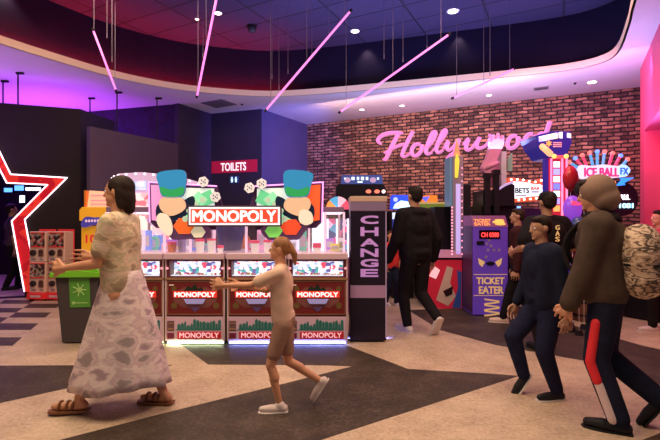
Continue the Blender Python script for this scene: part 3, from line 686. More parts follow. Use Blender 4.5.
# ---- topper: three boards on the roof of the canopy
fb_ = Fr(4.97, 235)
def P(px, py): return (fb_.x(px), fb_.z(py))
EDGE = mat('board_edge_dark', (.06, .03, .09), .4, emit=(.5, .15, .35), es=.15)
def smooth2(pts, k=4): return smooth_loop(pts, k)
def board(name, lab, mirror):
    z0 = 1.54
    t = thing(name, (gx(235, 4.97), 4.97, 0), lab, 'sign board', 'cut-out boards over the coin pushers')
    def Q(px, py): return P(471 - px if mirror else px, py)
    def pan(nm, pts, y, m, ed=None, grow=0):
        q = B(); q.prism(pts, y, y + .022, 0, 1); return q.obj(nm, [m, ed or EDGE], t)
    sgn = 1
    q = B(); q.box(Q(176, 0)[0] - .02, Q(176, 0)[0] + .02, .03, .05, 1.50, fb_.z(184)); q.box(Q(206, 0)[0] - .02, Q(206, 0)[0] + .02, .03, .05, 1.50, fb_.z(190)); q.obj('bracket', BLACKM, t)
    col = (.95, .12, .03) if mirror else (.85, .35, .75)
    xl = 146 if not mirror else 145
    pan('back_panel', [Q(148, 182), Q(216, 186), Q(222, 206), Q(215, 230), Q(155, 228), Q(149, 222)], .03, mat('edge_violet', (.10, .04, .16), .4))
    pan('side_panel', [Q(150.5, 184.5), Q(172, 185.5), Q(172, 224), Q(151.5, 220)], .008, mat('panel_' + ('orange' if mirror else 'pink'), col, .4, emit=col, es=.55))  # emission on the board prints adds brightness, though none of them is a lamp
    pan('pale_panel', [Q(176, 187.5), Q(214, 188.5), Q(215, 226), Q(176, 226)], .008, mat('pale_mint', (.75, .88, .84), .45, emit=(.75, .95, .88), es=.6))
    # bank notes fanned out
    for k, (a, b_, r_) in enumerate(((203, 200, 25), (196, 204, 50), (190, 211, 70), (186, 219, 85))):
        c = Q(a, b_); an = R(r_ if not mirror else 180 - r_); ux, uz = math.cos(an), math.sin(an); L, W_ = .125, .075
        pts = [(c[0] + ux * L * i - uz * W_ * j, c[1] + uz * L * i + ux * W_ * j) for i, j in ((-1, -1), (1, -1), (1, 1), (-1, 1))]
        gcol = (.12, .55, .26) if k % 2 == 0 else (.25, .70, .40)
        o = pan('bank_note', pts, .0 - .006 * k, mat('note_green_%d' % (k % 2), gcol, .45, emit=gcol, es=.8))
        q = B(); q.ell(c[0], c[1], .034, .034, -.012 - .006 * k, .0 - .006 * k, n=14); q.obj('note_seal', mat('note_seal', (.6, .85, .65), .5, emit=(.6, .85, .65), es=.3), o)
    # dice
    for k, (a, b_, rr) in enumerate(((204, 182, 15), (216, 197, -12)) if not mirror else ((221, 188, 15), (209, 184, 30))):
        c = Q(a, b_); s_ = .055; pts = []
        for i in range(6):
            an = R(60 * i + rr); pts.append((c[0] + s_ * 1.15 * math.cos(an), c[1] + s_ * 1.15 * math.sin(an)))
        o = pan('die', pts, -.03, mat('die_white', (.85, .82, .85), .4, emit=(.9, .85, .9), es=.4))
        q = B()
        for dx, dz in ((-.02, .018), (.02, -.012), (.0, .0), (.02, .022), (-.022, -.02)): q.ell(c[0] + dx, c[1] + dz, .008, .008, -.034, -.03, n=8)
        q.obj('pips', BLACK, o)
    # plain rounded shapes standing in for the printed figure: blue-green block, cream oval, navy bows, orange hexagons
    bl = smooth2([Q(158, 174), Q(172, 170.5), Q(186, 171.5), Q(187, 184), Q(184, 196), Q(173, 198), Q(163, 196), Q(160, 186)], 3)
    bcol = bpy.data.materials.get('block_bluegreen')
    if not bcol:
        bcol = mat('block_bluegreen', (.03, .22, .45), .3, emit=(.03, .3, .6), es=.55)
    pan('blue_block', bl, -.035, bcol)
    pan('green_band', smooth2([Q(162, 187), Q(173, 190), Q(184.5, 187), Q(184, 195), Q(173, 197), Q(163.5, 195)], 3), -.045, mat('block_green', (.03, .4, .12), .3, emit=(.04, .5, .15), es=.35))
    pan('navy_shape', smooth2([Q(157, 207), Q(164, 202), Q(172, 206), Q(180, 203), Q(193, 196), Q(195, 205), Q(186, 216), Q(170, 222), Q(158, 219)], 3), -.02, mat('navy_print', (.01, .03, .10), .35))
    pan('cream_shape', smooth2([Q(163, 198), Q(173, 196), Q(184, 199), Q(187, 207), Q(181, 213), Q(171, 216), Q(163, 211), Q(160, 204)], 3), -.035, mat('cream_print', (.80, .55, .34), .45, emit=(.9, .6, .4), es=.4))
    pan('pale_lobe', smooth2([Q(162, 213), Q(170, 216), Q(174, 226), Q(173, 234), Q(168, 235), Q(160, 226), Q(158, 218)], 3) if not mirror else smooth2([Q(160, 212), Q(170, 210), Q(172, 220), Q(166, 225), Q(158, 222)], 3), -.045, mat('pale_cream', (.88, .80, .62), .45, emit=(.95, .85, .7), es=.45))
    for k, (a, b_, s_, cc) in enumerate(((185, 226, .125, (.92, .16, .03)), (199, 232, .085, (.85, .80, .55))) if not mirror else ((180, 227, .120, (.92, .09, .03)), (197, 231, .10, (.25, .80, .15)))):
        c = Q(a, b_)
        o = pan('hexagon', [(c[0] + s_ * math.cos(R(60 * i)), c[1] + s_ * .82 * math.sin(R(60 * i))) for i in range(6)], -.028 - .006 * k, mat('hex_%d%d' % (k, mirror), cc, .4, emit=cc, es=.45))
    # dark outline piece
    q = B(); q.prism(smooth2([Q(155, 222), Q(160, 224), Q(170, 237), Q(175, 240), Q(190, 239), Q(202, 240), Q(210, 232), Q(206, 226), Q(180, 226)], 2), -.004, .03); q.obj('lower_backing', EDGE, t)
    # lit oblong edges
    q = B()
    for a, b_ in ((Q(148, 182), Q(216, 186)), (Q(148, 182), Q(149, 222))): q.cap((a[0], .02, a[1]), .008, (b_[0], .02, b_[1]), .008, n=8)
    q.obj('neon_edge', glow('edge_pink', (1, .35, .8), 1.6), t)
board('topper_board', 'left cut-out board with pink panel, green notes, dice and blue-green block', False)
board('topper_board', 'right cut-out board with orange panel, green notes and blue-green block', True)
t = thing('word_board', (gx(234.7, 4.87), 4.87, 0), 'red board with bold white word MONOPOLY over the coin pushers', 'sign board')
f = Fr(4.87, 234.7)
q = B(); q.box(f.x(187.5), f.x(281.5), 0, .035, f.z(226.5), f.z(205.5)); q.obj('casing', mat('sign_dark', (.05, .02, .04), .4), t, .004)
q = B(); q.box(f.x(189), f.x(280), -.008, 0, f.z(225), f.z(207)); q.obj('white_border', glow('border_white', (1, .86, .9), 1.0), t)
q = B(); q.box(f.x(191), f.x(278), -.014, -.008, f.z(223), f.z(209)); q.obj('red_face', mat('face_red', (.8, .05, .02), .4, emit=(.9, .06, .03), es=.9), t)
q = B(); q.text('MONOPOLY', f.x(193), f.x(276), f.z(221.3), f.z(210.7), -.018, .004, 0, .03); q.obj('lettering', glow('letter_white', (1, .93, .93), 1.3), t)
q = B()
q.box(-.06, .06, .035, .148, 1.48, 1.53)
q.obj('bracket', BLACKM, t)

# ================================================================== CHANGE MACHINE
f = Fr(5.02, 368.5)
t = thing('change_machine', f.loc(), 'tall black change machine with lilac letters spelling CHANGE and lilac band', 'change machine', None, 0)
W = .205
q = B(); q.box(-W, W, .01, .42, .02, 1.60); q.obj('body', mat('change_black', (.018, .012, .028), .3), t, .006)
q = B(); q.box(-W - .004, W + .004, -.0, .43, 1.50, 1.665); q.obj('cap', mat('cap_violet', (.30, .22, .40), .35, .2), t, .01)
q = B(); q.box(-W - .006, W + .006, -.004, .435, 1.61, 1.672); q.obj('cap_trim', mat('cap_cream', (.62, .45, .36), .4), t, .006)
LIL = mat('lilac_vinyl', (.50, .26, .62), .4, emit=(.6, .3, .8), es=.28)
ys = [(215.5, 224.5), (227, 236.5), (238.5, 247), (248.5, 257.5), (259, 267.5), (269, 277.5)]
for ch, (a, b_) in zip('CHANGE', ys):
    q = B(); q.text(ch, f.x(361), f.x(378), f.z(b_ - .9), f.z(a + .5), .006, .004, 0, .055); q.obj('letter', LIL, t)
q = B(); q.box(-W - .002, W + .002, .004, .41, f.z(298), f.z(285.5)); q.obj('lilac_band', mat('lilac_band', (.42, .26, .50), .4), t)
q = B(); q.box(W - .0, W + .006, .05, .4, .2, 1.5); q.obj('side_trim', mat('side_violet', (.2, .1, .35), .3, emit=(.3, .15, .9), es=.15), t)
q = B(); q.box(W - .012, W + .003, -.001, .012, .05, 1.5); q.obj('corner_strip', mat('corner_lilac', (.5, .4, .75), .3, .3), t)
q = B(); q.box(-W + .03, W - .03, .04, .4, 0, .02); q.obj('plinth', BLACKM, t)
light('change_underglow', 'AREA', (gx(368, 5.2), 5.2, .03), 3.0, (.15, .2, 1), (R(60), 0, 0), .5, .03)

# ================================================================== LEFT SIDE
# wheelie bin
f = Fr(5.0, 80)
t = thing('wheelie_bin', (gx(80, 5.0), 5.0, 0), 'dark grey wheelie bin with bright green lid and green sticker', 'bin', None, R(4))
q = B(); v0 = [(-.19, -.02), (.19, -.02), (.17, .40), (-.17, .40)]; v1 = [(-.24, -.08), (.24, -.08), (.22, .46), (-.22, .46)]
a = [q.bm.verts.new((x, y, .01)) for x, y in v0]; b_ = [q.bm.verts.new((x, y, .82)) for x, y in v1]
q.face(a[::-1]); q.face(b_)
for i in range(4): q.face([a[i], a[(i + 1) % 4], b_[(i + 1) % 4], b_[i]])
q.obj('tub', mat('bin_grey', (.075, .062, .068), .5), t, .015)
GREEN = mat('lid_green', (.20, .62, .03), .3)
q = B(); pts = [(-.27 + .54 * i / 14, .80 + .10 * math.sin(math.pi * i / 14) ** .8 + (.02 if i > 0 and i < 14 else 0)) for i in range(15)]
q.prism([(-.27, .79)] + pts + [(.27, .79)], -.11, .42); q.obj('lid', GREEN, t, .015)
q = B(); q.prism([(-.27, .76), (.27, .76), (.27, .81), (.0, .845), (-.27, .81)], -.125, -.10); q.obj('lid_lip', GREEN, t, .01)
q = B(); q.cyl((-.2, .5, .84), (.2, .5, .84), .018, n=10); q.box(-.2, -.17, .42, .5, .8, .86); q.box(.17, .2, .42, .5, .8, .86); q.obj('handle', BLACKM, t)
for x in (-.16, .16):
    q = B(); q.cyl((x - .02, .43, .085), (x + .02, .43, .085), .085, n=20); q.obj('wheel', BLACKM, t)
# sticker follows the sloping front
q = B(); q.box(-.11, .11, -.008, .0, .42, .75); st_ = q.obj('sticker', mat('sticker_green', (.10, .36, .05), .4), t, M=Matrix.Translation((.03, -.0512, 0)) @ Matrix.Translation((0, 0, .42)) @ Matrix.Rotation(R(4.2), 4, 'X') @ Matrix.Translation((0, 0, -.42)))
q = B()
for i in range(7):
    an = 2 * math.pi * i / 7; q.cyl((.0 + .03 * math.cos(an), -.011, .62 + .03 * math.sin(an)), (.075 * math.cos(an), -.011, .62 + .075 * math.sin(an)), .006, n=6)
q.cyl((0, -.013, .62), (0, -.008, .62), .028, n=14); STK = Matrix.Translation((.03, -.0512, 0)) @ Matrix.Translation((0, 0, .42)) @ Matrix.Rotation(R(4.2), 4, 'X') @ Matrix.Translation((0, 0, -.42)); q.obj('sun_print', mat('sticker_lime', (.45, .75, .25), .5), st_, M=STK); q = B(); q.cyl((-.07, -.013, .47), (-.07, -.008, .47), .018, n=12); q.box(-.06, .08, -.012, -.008, .465, .475)
q.obj('text_line', mat('sticker_lime', (.45, .75, .25), .5), st_, M=Matrix.Translation((.03, -.0512, 0)) @ Matrix.Translation((0, 0, .42)) @ Matrix.Rotation(R(4.2), 4, 'X') @ Matrix.Translation((0, 0, -.42)))

# capsule machines on red stands
CREAM = mat('capsule_cream', (.85, .60, .52), .45); CRED = mat('capsule_red', (.72, .03, .04), .4, emit=(.8, .03, .03), es=.15)
CAPS = patchy('capsules_in_globe', [(.05, .02, .02), (.5, .35, .25), (.12, .03, .04), (.35, .3, .3), (.55, .1, .1), (.04, .04, .05), (.6, .5, .45)], 26, kind='CELL', rough=.3)
for k, cx in enumerate((37.5, 56.5)):
    ff = Fr(7.66, cx)
    t = thing('machine_stand', ff.loc(), 'red two tier capsule machine stand, ' + ('nearer the star doorway' if k == 0 else 'nearer the green lidded bin'), 'stand', 'capsule machine stands', R(-4))
    q = B(); q.box(-.16, .16, .0, .26, .05, .13); q.box(-.155, .155, .245, .26, .13, 1.235); q.obj('frame', CRED, t, .004)
    q = B(); q.prism([(-.162, .03), (.162, .03), (.15, .13), (-.15, .13)], -.06, 0); q.obj('kick_plate', CRED, t, .006)
    q = B(); q.box(-.09, .10, -.065, -.058, .06, .10); q.obj('kick_label', mat('label_pink', (.8, .5, .6), .5), t)
    for x in (-.13, .13):
        q = B(); q.box(x - .03, x + .03, .0, .25, 0, .05); q.obj('foot', BLACK, t)
    for lvl in range(2):
        z0 = .135 + lvl * .535
        m = thing('capsule_machine', (gx(cx, 7.66), 7.66, 0), ('upper' if lvl else 'lower') + ' cream capsule toy machine in the ' + ('stack nearer the star doorway' if k == 0 else 'stack nearer the bin'), 'capsule machine', 'capsule toy machines', R(-4))
        q = B(); q.box(-.148, .148, .0, .24, z0, z0 + .53); q.obj('body', CREAM, m, .01)
        q = B(); q.box(-.13, .13, -.012, .001, z0 + .27, z0 + .50); q.obj('toy_window', CAPS, m)
        q = B(); q.box(-.135, .135, -.016, .0, z0 + .255, z0 + .27); q.box(-.135, .135, -.016, 0, z0 + .50, z0 + .515); q.obj('window_trim', CRED, m)
        q = B(); q.cyl((-.07, -.03, z0 + .16), (-.07, 0, z0 + .16), .052, n=20); q.box(-.115, -.025, -.045, -.03, z0 + .15, z0 + .17); q.obj('dial', mat('dial_dark', (.08, .06, .07), .3, .4), m)
        q = B(); q.box(.03, .11, -.02, 0, z0 + .10, z0 + .19); q.ell(.07, z0 + .19, .04, .03, -.02, 0); q.obj('prize_flap', mat('flap_brown', (.15, .06, .05), .4), m)
        q = B(); q.box(.045, .10, -.006, 0, z0 + .03, z0 + .06); q.box(-.11, -.03, -.006, 0, z0 + .03, z0 + .07); q.obj('label', mat('label_grey', (.35, .28, .3), .5), m)

# yellow machine behind the bin
f = Fr(6.8, 99)
t = thing('prize_machine', f.loc(), 'yellow arcade machine with blue oval name badge behind the wheelie bin', 'arcade machine')
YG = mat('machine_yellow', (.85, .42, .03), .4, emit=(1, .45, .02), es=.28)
W = .31
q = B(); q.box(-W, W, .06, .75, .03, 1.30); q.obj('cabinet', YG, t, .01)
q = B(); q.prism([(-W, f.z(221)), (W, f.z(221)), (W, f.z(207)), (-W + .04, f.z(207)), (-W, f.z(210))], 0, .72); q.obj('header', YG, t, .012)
q = B(); q.prism([(f.x(83), f.z(207)), (f.x(118), f.z(207)), (f.x(118), f.z(192)), (f.x(85), f.z(190))], .12, .6); q.obj('marquee', mat('marquee_peach', (.9, .5, .3), .4, emit=(1, .55, .35), es=.6), t)
q = B()
for z in (195, 200, 204): q.box(f.x(87), f.x(117), .105, .12, f.z(z + .7), f.z(z - .7))
q.obj('marquee_stripes', mat('stripe_rose', (.7, .2, .25), .4, emit=(.8, .5, .6), es=.4), t)
q = B(); q.box(f.x(83) - .03, f.x(83), .08, .6, 1.35, f.z(190)); q.obj('side_post', mat('post_orange', (.8, .25, .03), .4), t)
q = B(); q.prism(smooth_loop([(f.x(81.5), f.z(224)), (f.x(86), f.z(217)), (f.x(96), f.z(217.5)), (f.x(108), f.z(216.5)), (f.x(111), f.z(220)), (f.x(107), f.z(223.5)), (f.x(92), f.z(225)), (f.x(84), f.z(227.5))]), -.02, .07); q.obj('badge', mat('badge_blue', (.06, .05, .3), .4, emit=(.1, .08, .6), es=.3), t)
q = B()
for i in range(8): q.ell(f.x(87 + i * 2.9), f.z(221 - .25 * i * .3), .016, .022, -.026, -.02, n=10)
q.obj('badge_print', mat('badge_pink', (.9, .6, .8), .4, emit=(.9, .6, .8), es=.4), t)
q = B(); q.text('10', f.x(84), f.x(94), f.z(243), f.z(235), .055, .005, 0, .02); q.obj('number', mat('number_red', (.75, .03, .05), .4, emit=(.8, .03, .05), es=.3), t)
# wide arched bulb-lit machine behind the left board
f = Fr(7.75, 150)
t = thing('arched_machine', f.loc(), 'wide arcade machine with arched bulb-lit marquee behind the left cut-out board', 'arcade machine')
arc = [(f.x(109), f.z(210)), (f.x(109), f.z(190)), (f.x(111), f.z(178)), (f.x(118), f.z(173.5)), (f.x(140), f.z(172)), (f.x(162), f.z(174)), (f.x(185), f.z(178)), (f.x(205), f.z(184)), (f.x(205), f.z(210))]
q = B(); q.prism(arc, .02, .5); q.obj('marquee', mat('arch_lilac', (.55, .42, .62), .4, emit=(.7, .5, .8), es=.45), t)
q = B(); q.box(f.x(110), f.x(204), .05, 1.0, .03, f.z(208)); q.obj('cabinet', mat('arch_cab', (.30, .12, .20), .4), t, .01)
q = B(); q.prism([(f.x(119), f.z(190)), (f.x(119), f.z(182)), (f.x(146), f.z(181)), (f.x(146), f.z(190))], -.0, .02); q.obj('sky_panel', patchy('sky_print', [(.12, .25, .6), (.3, .5, .9), (.6, .7, .95), (.9, .85, .95)], 5, kind='SOFT', emit=.7), t)
q = B(); q.box(f.x(112), f.x(200), 0, .05, f.z(212), f.z(193)); q.obj('display', patchy('print_rose', [(.8, .5, .6), (.55, .6, .9), (.9, .8, .9), (.7, .2, .3), (.9, .7, .8)], 8, (1, 1, 1.5), emit=.6, kind='CELL'), t)
q = B(); q.box(f.x(112), f.x(200), 0, .05, .75, f.z(215)); q.obj('window', patchy('print_candy', [(.9, .6, .8), (.5, .5, .9), (.95, .9, .95), (.8, .25, .4)], 7, emit=.7, kind='CELL'), t)
cp = cr([(x, z, 0) for x, z in arc[1:-1]], 5)
q = B()
for P_ in cp[::2]: q.sph((P_.x, .005, P_.y - .03), .018, n=8)
q.obj('bulbs', glow('bulb_white', (1, .85, .9), 2.5), t)
# ================================================================== RIGHT SIDE MACHINES
def cab(f, x0, x1, z0, z1, y0, y1, m, t, nm='cabinet', bev=.008):
    q = B(); q.box(f.x(x0), f.x(x1), y0, y1, z0, z1); return q.obj(nm, m, t, bev)
# rainbow domed prize drum beside the change machine
f = Fr(6.5, 338); t = thing('domed_prize_machine', f.loc(), 'prize machine with rounded rainbow top between coin pushers and change machine', 'arcade machine')
cab(f, 326.5, 349.5, .03, .85, 0, .5, mat('dome_base', (.25, .08, .2), .4), t)
for k, px in enumerate((327.5, 337, 348)):
    q = B(); q.box(f.x(px) - .015, f.x(px) + .015, 0, .03, .85, 1.42); q.obj('lit_post', glow('post_lilac', (.75, .7, 1), 1.6), t)
q = B(); q.box(f.x(327.5), f.x(348.5), .28, .3, .85, 1.42); q.obj('rear_display', patchy('dome_prizes', [(.05, .07, .2), (.6, .1, .25), (.1, .3, .5), (.8, .5, .7), (.05, .05, .1)], 9, emit=.7, kind='CELL'), t)
segs = [((.9, .1, .2), 'crimson'), ((1, .6, .8), 'pale'), ((.1, .5, .9), 'sky'), ((.95, .4, .1), 'amber')]
cx_, cz_ = f.x(338), f.z(209); rx, rz_ = f.x(350) - f.x(338), f.z(196.5) - f.z(209)
for k, (c, nm) in enumerate(segs):
    a0, a1 = math.pi * (k) / 4, math.pi * (k + 1) / 4
    q = B(); q.prism([(cx_, cz_)] + [(cx_ + rx * math.cos(a0 + (a1 - a0) * i / 6), cz_ + rz_ * math.sin(a0 + (a1 - a0) * i / 6)) for i in range(7)], 0, .3); q.obj('dome_wedge', mat('wedge_' + nm, c, .4, emit=c, es=.5), t)
q = B(); q.box(cx_ - .07, cx_ + .07, -.03, 0, cz_ - .06, cz_ + .01); q.obj('badge', WGLOW, t)
q = B()
for i in range(10):
    q.box(f.x(350) - .005, f.x(350) + .025, -.005, .02, .5 + i * .095, .55 + i * .095)
q.obj('side_bulbs', glow('bulb_rose', (1, .35, .45), 1.8), t)

# wide black machine with banner
f = Fr(8.2, 361); t = thing('banner_machine', f.loc(), 'wide black arcade machine with lit navy banner behind the change machine', 'arcade machine')
q = B(); q.prism([(f.x(336), .03), (f.x(387), .03), (f.x(387), f.z(190)), (f.x(383), f.z(184)), (f.x(338), f.z(184)), (f.x(336), f.z(188))], 0, .8); q.obj('cabinet', BLACK, t, .01)
q = B(); q.prism([(f.x(341), f.z(184)), (f.x(383), f.z(184)), (f.x(382), f.z(175)), (f.x(342), f.z(175))], .0, .12); q.obj('banner', mat('banner_navy', (.03, .05, .2), .4, emit=(.05, .1, .4), es=.5), t)
for i, (x, w_, h) in enumerate(((353, 3, 3), (358, 2.2, 3), (362.5, 3, 3.2), (367, 2.4, 3), (360, 5, 1.4), (378, 2, 2), (345, 1.6, 1.6))):
    zz = 178.5 if i != 4 else 182; q = B(); q.box(f.x(x - w_ / 2), f.x(x + w_ / 2), -.012, 0, f.z(zz + h / 2), f.z(zz - h / 2)); q.obj('banner_mark', glow('banner_white', (.8, .95, 1), 1.3), t)
for x in (347.5, 373):
    q = B(); q.ell(f.x(x), f.z(180), .06, .05, -.012, 0); q.obj('banner_roundel', mat('roundel_mauve', (.45, .3, .5), .4, emit=(.6, .45, .7), es=.5), t)
for x, c in ((368.5, 0), (377, 0), (383.5, 1)):
    q = B(); q.ell(f.x(x), f.z(191.5), .05 if not c else .035, .035, -.02, 0); q.obj('lamp', [glow('lamp_coral', (1, .2, .12), 1.4), glow('lamp_cream', (1, .75, .6), 1.5)][c], t)

# blue machine left of the man's head
f = Fr(7.8, 402); t = thing('blue_lit_machine', f.loc(), 'arcade machine glowing bright blue just left of the black-hooded man', 'arcade machine')
cab(f, 391, 414, .03, f.z(211), .02, .7, BLACK, t)
q = B(); q.prism([(f.x(392), f.z(209)), (f.x(414), f.z(209)), (f.x(414), f.z(195)), (f.x(393), f.z(195))], 0, .3); q.obj('marquee', mat('royal_blue', (.02, .05, .6), .4, emit=(.02, .08, 1), es=1.0), t)
q = B(); q.prism([(f.x(393), f.z(208.5)), (f.x(413), f.z(208.5)), (f.x(410), f.z(202)), (f.x(401), f.z(200.5)), (f.x(395), f.z(204))], -.01, 0); q.obj('marquee_glow', glow('ice_blue', (.55, .85, 1), 1.6), t)
q = B(); q.ell(f.x(395.5), f.z(199.5), .04, .04, -.012, 0); q.obj('marquee_badge', glow('badge_ice', (.5, .6, 1), 1.0), t)
q = B(); q.box(f.x(392.5), f.x(414), 0, .02, f.z(246), f.z(212.5)); q.obj('display', patchy('blue_display', [(.02, .03, .3), (.05, .12, .9), (.6, .75, 1), (.02, .03, .2), (.1, .3, 1), (.8, .5, .7)], 11, emit=1.0, kind='CELL'), t)
# orange and green topped machine right of the man's head
f = Fr(7.95, 436); t = thing('green_top_machine', f.loc(), 'dark machine with olive green header and orange blue sign behind the black-hooded man', 'arcade machine')
cab(f, 419, 458, .03, f.z(210), .05, .8, BLACK, t)
q = B(); q.prism([(f.x(417), f.z(210)), (f.x(458), f.z(210)), (f.x(458), f.z(202.5)), (f.x(419), f.z(202.5))], 0, .5); q.obj('header', mat('olive_header', (.12, .17, .03), .4, emit=(.25, .35, .05), es=.35), t)
q = B(); q.box(f.x(418), f.x(458), -.008, 0, f.z(204), f.z(202)); q.obj('header_gold', mat('header_gold', (.5, .36, .12), .4, emit=(.7, .5, .2), es=.4), t)
q = B(); q.text('YOUR OUT', f.x(431), f.x(444), f.z(211.2), f.z(208.5), -.01, .004, 0, .01); q.obj('header_lettering', WGLOW, t)
q = B(); q.prism([(f.x(424), f.z(202)), (f.x(439), f.z(202)), (f.x(438.5), f.z(195)), (f.x(426), f.z(195))], .1, .3); q.obj('orange_sign', mat('sign_orange', (.8, .2, .03), .4, emit=(1, .25, .03), es=.7), t)
q = B(); q.prism([(f.x(422), f.z(197)), (f.x(431), f.z(196)), (f.x(427), f.z(202))], .09, .1); q.obj('blue_wedge', glow('wedge_blue', (.12, .15, 1), 1.0), t)
q = B(); q.box(f.x(453), f.x(457), .0, .1, f.z(202), f.z(196.5)); q.obj('lamp', glow('lamp_warm', (1, .75, .6), 1.8), t)
q = B(); q.box(f.x(421), f.x(456), .03, .05, f.z(232), f.z(212)); q.obj('screen', mat('deep_red', (.12, .01, .015), .4, emit=(.5, .02, .05), es=.15), t)

# red fronted machine with lit column
f = Fr(6.95, 448); t = thing('red_front_machine', f.loc(), 'tall black arcade machine with red printed front and bulb-edged lit column', 'arcade machine')
cab(f, 425.5, 466, .03, f.z(258), .02, .75, BLACK, t)
cab(f, 463, 471, .03, f.z(184.5), .0, .5, BLACKM, t, 'black_side_panel')
cab(f, 440, 462, f.z(258), f.z(206), .35, .75, BLACK, t, 'upper_cabinet')
q = B(); q.box(f.x(427), f.x(462), 0, .02, f.z(309.5), f.z(260)); q.obj('front_panel', mat('front_red', (.50, .015, .035), .4, emit=(.7, .02, .06), es=.18), t)
# plain abstract print (no figure)
q = B(); q.prism([(f.x(436), f.z(300)), (f.x(447), f.z(266)), (f.x(453), f.z(268)), (f.x(450), f.z(283)), (f.x(456), f.z(296)), (f.x(448), f.z(306))], -.004, .001); q.obj('cream_patch', mat('print_cream', (.68, .48, .42), .45), t)
q = B(); q.prism([(f.x(452), f.z(308)), (f.x(461), f.z(308)), (f.x(461.5), f.z(272)), (f.x(457), f.z(270)), (f.x(458), f.z(288))], -.006, .001); q.obj('blue_swoosh', mat('print_blue', (.04, .10, .40), .45), t)
q = B(); q.prism([(f.x(443), f.z(291)), (f.x(453), f.z(286)), (f.x(452), f.z(294)), (f.x(446), f.z(297))], -.008, .001); q.obj('dark_patch', mat('print_dark', (.03, .01, .015), .4), t)
q = B(); q.prism([(f.x(429), f.z(276)), (f.x(434), f.z(266)), (f.x(440), f.z(270)), (f.x(436), f.z(279))], -.004, .001); q.obj('pink_patch', mat('print_pink', (.6, .3, .35), .4), t)
q = B(); q.box(f.x(452.5), f.x(463), -.02, .10, f.z(258), f.z(156)); q.obj('lit_column', mat('column_grey', (.36, .30, .42), .35, .3), t, .006)
q = B(); q.box(f.x(449.5), f.x(452.3), -.01, .30, f.z(206), f.z(157)); q.obj('blue_side_glass', mat('side_glass', (.10, .16, .25), .2, emit=(.2, .4, .6), es=.25), t)
q = B(); q.prism([(f.x(454.5), f.z(178)), (f.x(457.5), f.z(178)), (f.x(459), f.z(160)), (f.x(456.5), f.z(153)), (f.x(454.5), f.z(160))], -.028, -.02); q.obj('yellow_strip', mat('strip_yellow', (.7, .7, .05), .4, emit=(.8, .85, .1), es=.5), t)
q = B(); q.prism([(f.x(454), f.z(156)), (f.x(460.5), f.z(156)), (f.x(458.5), f.z(145)), (f.x(457), f.z(139)), (f.x(456), f.z(146))], -.0, .05); q.obj('crest', mat('crest_orange', (.75, .3, .15), .4, emit=(.9, .4, .2), es=.4), t)
q = B()
for i in range(16): q.sph((f.x(451.5), -.03, f.z(254 - i * 3.1)), .013, n=8)
for i in range(14): q.sph((f.x(461.5), -.03, f.z(254 - i * 6.6)), .010, n=8)
q.obj('bulbs', glow('bulb_pinkish', (1, .3, .42), 2.2), t)
q = B(); q.box(f.x(455.5), f.x(460), -.03, -.02, f.z(254), f.z(184)); q.obj('light_strip', glow('strip_lilac', (.6, .45, .9), .8), t)
q = B(); q.prism([(f.x(438), f.z(257.5)), (f.x(461), f.z(257.5)), (f.x(461), f.z(251)), (f.x(441), f.z(251))], -.03, .35); q.obj('control_deck', mat('deck_rose', (.45, .2, .3), .4, emit=(.9, .3, .5), es=.25), t)

# ticket eater
f = Fr(6.4, 490.5); t = thing('ticket_eater', f.loc(), 'purple ticket eater kiosk with yellow lettering and red counter display', 'ticket machine')
PUR = mat('kiosk_purple', (.13, .05, .46), .4, emit=(.2, .08, .8), es=.16); YP = mat('kiosk_yellow', (.80, .55, .22), .45, emit=(.9, .6, .25), es=.3)
W = f.x(508) - f.x(490.5)
cab(f, 473, 508, .02, f.z(226), 0, .5, PUR, t, 'body', .01)
q = B(); q.box(W, W + .006, .02, .48, .04, f.z(226)); q.box(-W - .006, -W, .02, .48, .04, f.z(226)); q.obj('side_panel', mat('kiosk_side', (.05, .02, .10), .4), t)
q = B(); a = [q.bm.verts.new(v) for v in ((-W, -.01, f.z(227)), (W, -.01, f.z(227)), (W, .10, f.z(215.5)), (-W, .10, f.z(215.5)), (-W, .5, f.z(227)), (W, .5, f.z(227)), (W, .5, f.z(215.5)), (-W, .5, f.z(215.5)))]
for k in ((0, 1, 2, 3), (4, 7, 6, 5), (0, 3, 7, 4), (1, 5, 6, 2), (3, 2, 6, 7), (0, 4, 5, 1)): q.face([a[i] for i in k])
q.obj('sloped_header', mat('header_maroon', (.13, .03, .12), .4, emit=(.3, .05, .2), es=.25), t)
slope = Matrix.Translation((0, -.012, f.z(227))) @ Matrix.Rotation(-math.atan2(.11, f.z(215.5) - f.z(227)), 4, 'X')
q = B(); q.text('TICKET', -W + .03, .02, .088, .135, 0, .004, 0, .02); q.text('EATER', -W + .03, -.0, .028, .075, 0, .004, 0, .02); q.obj('header_lettering', mat('header_orange', (.9, .35, .1), .4, emit=(1, .4, .12), es=.6), t, M=slope)
q = B(); q.ell(.13, .085, .09, .03, -.004, .001); q.ell(.15, .05, .08, .02, -.004, .001); q.ell(.15, .12, .07, .015, -.004, .001); q.obj('header_burst', mat('burst_yellow', (.9, .55, .12), .4, emit=(1, .6, .12), es=.5), t, M=slope)
q = B(); q.box(f.x(479), f.x(500), -.01, 0, f.z(239), f.z(230)); q.obj('counter_window', mat('window_black', (.02, .005, .01), .2), t)
q = B(); q.text('CH 0380', f.x(481), f.x(498.5), f.z(237), f.z(232.5), -.012, .003, 0, .01); q.obj('digits', RGLOW, t)
q = B(); q.box(f.x(476.5), f.x(484), -.02, 0, f.z(245), f.z(241)); q.obj('ticket_mouth', BLACK, t, .004)
q = B()
for x, z in ((489, 240), (487, 244), (491, 246), (488, 250), (494, 250), (499, 250), (486, 257)): q.ell(f.x(x), f.z(z), .022, .022, -.004, .001, n=12)
q.obj('dots_print', mat('dots_mauve', (.35, .25, .5), .5), t)
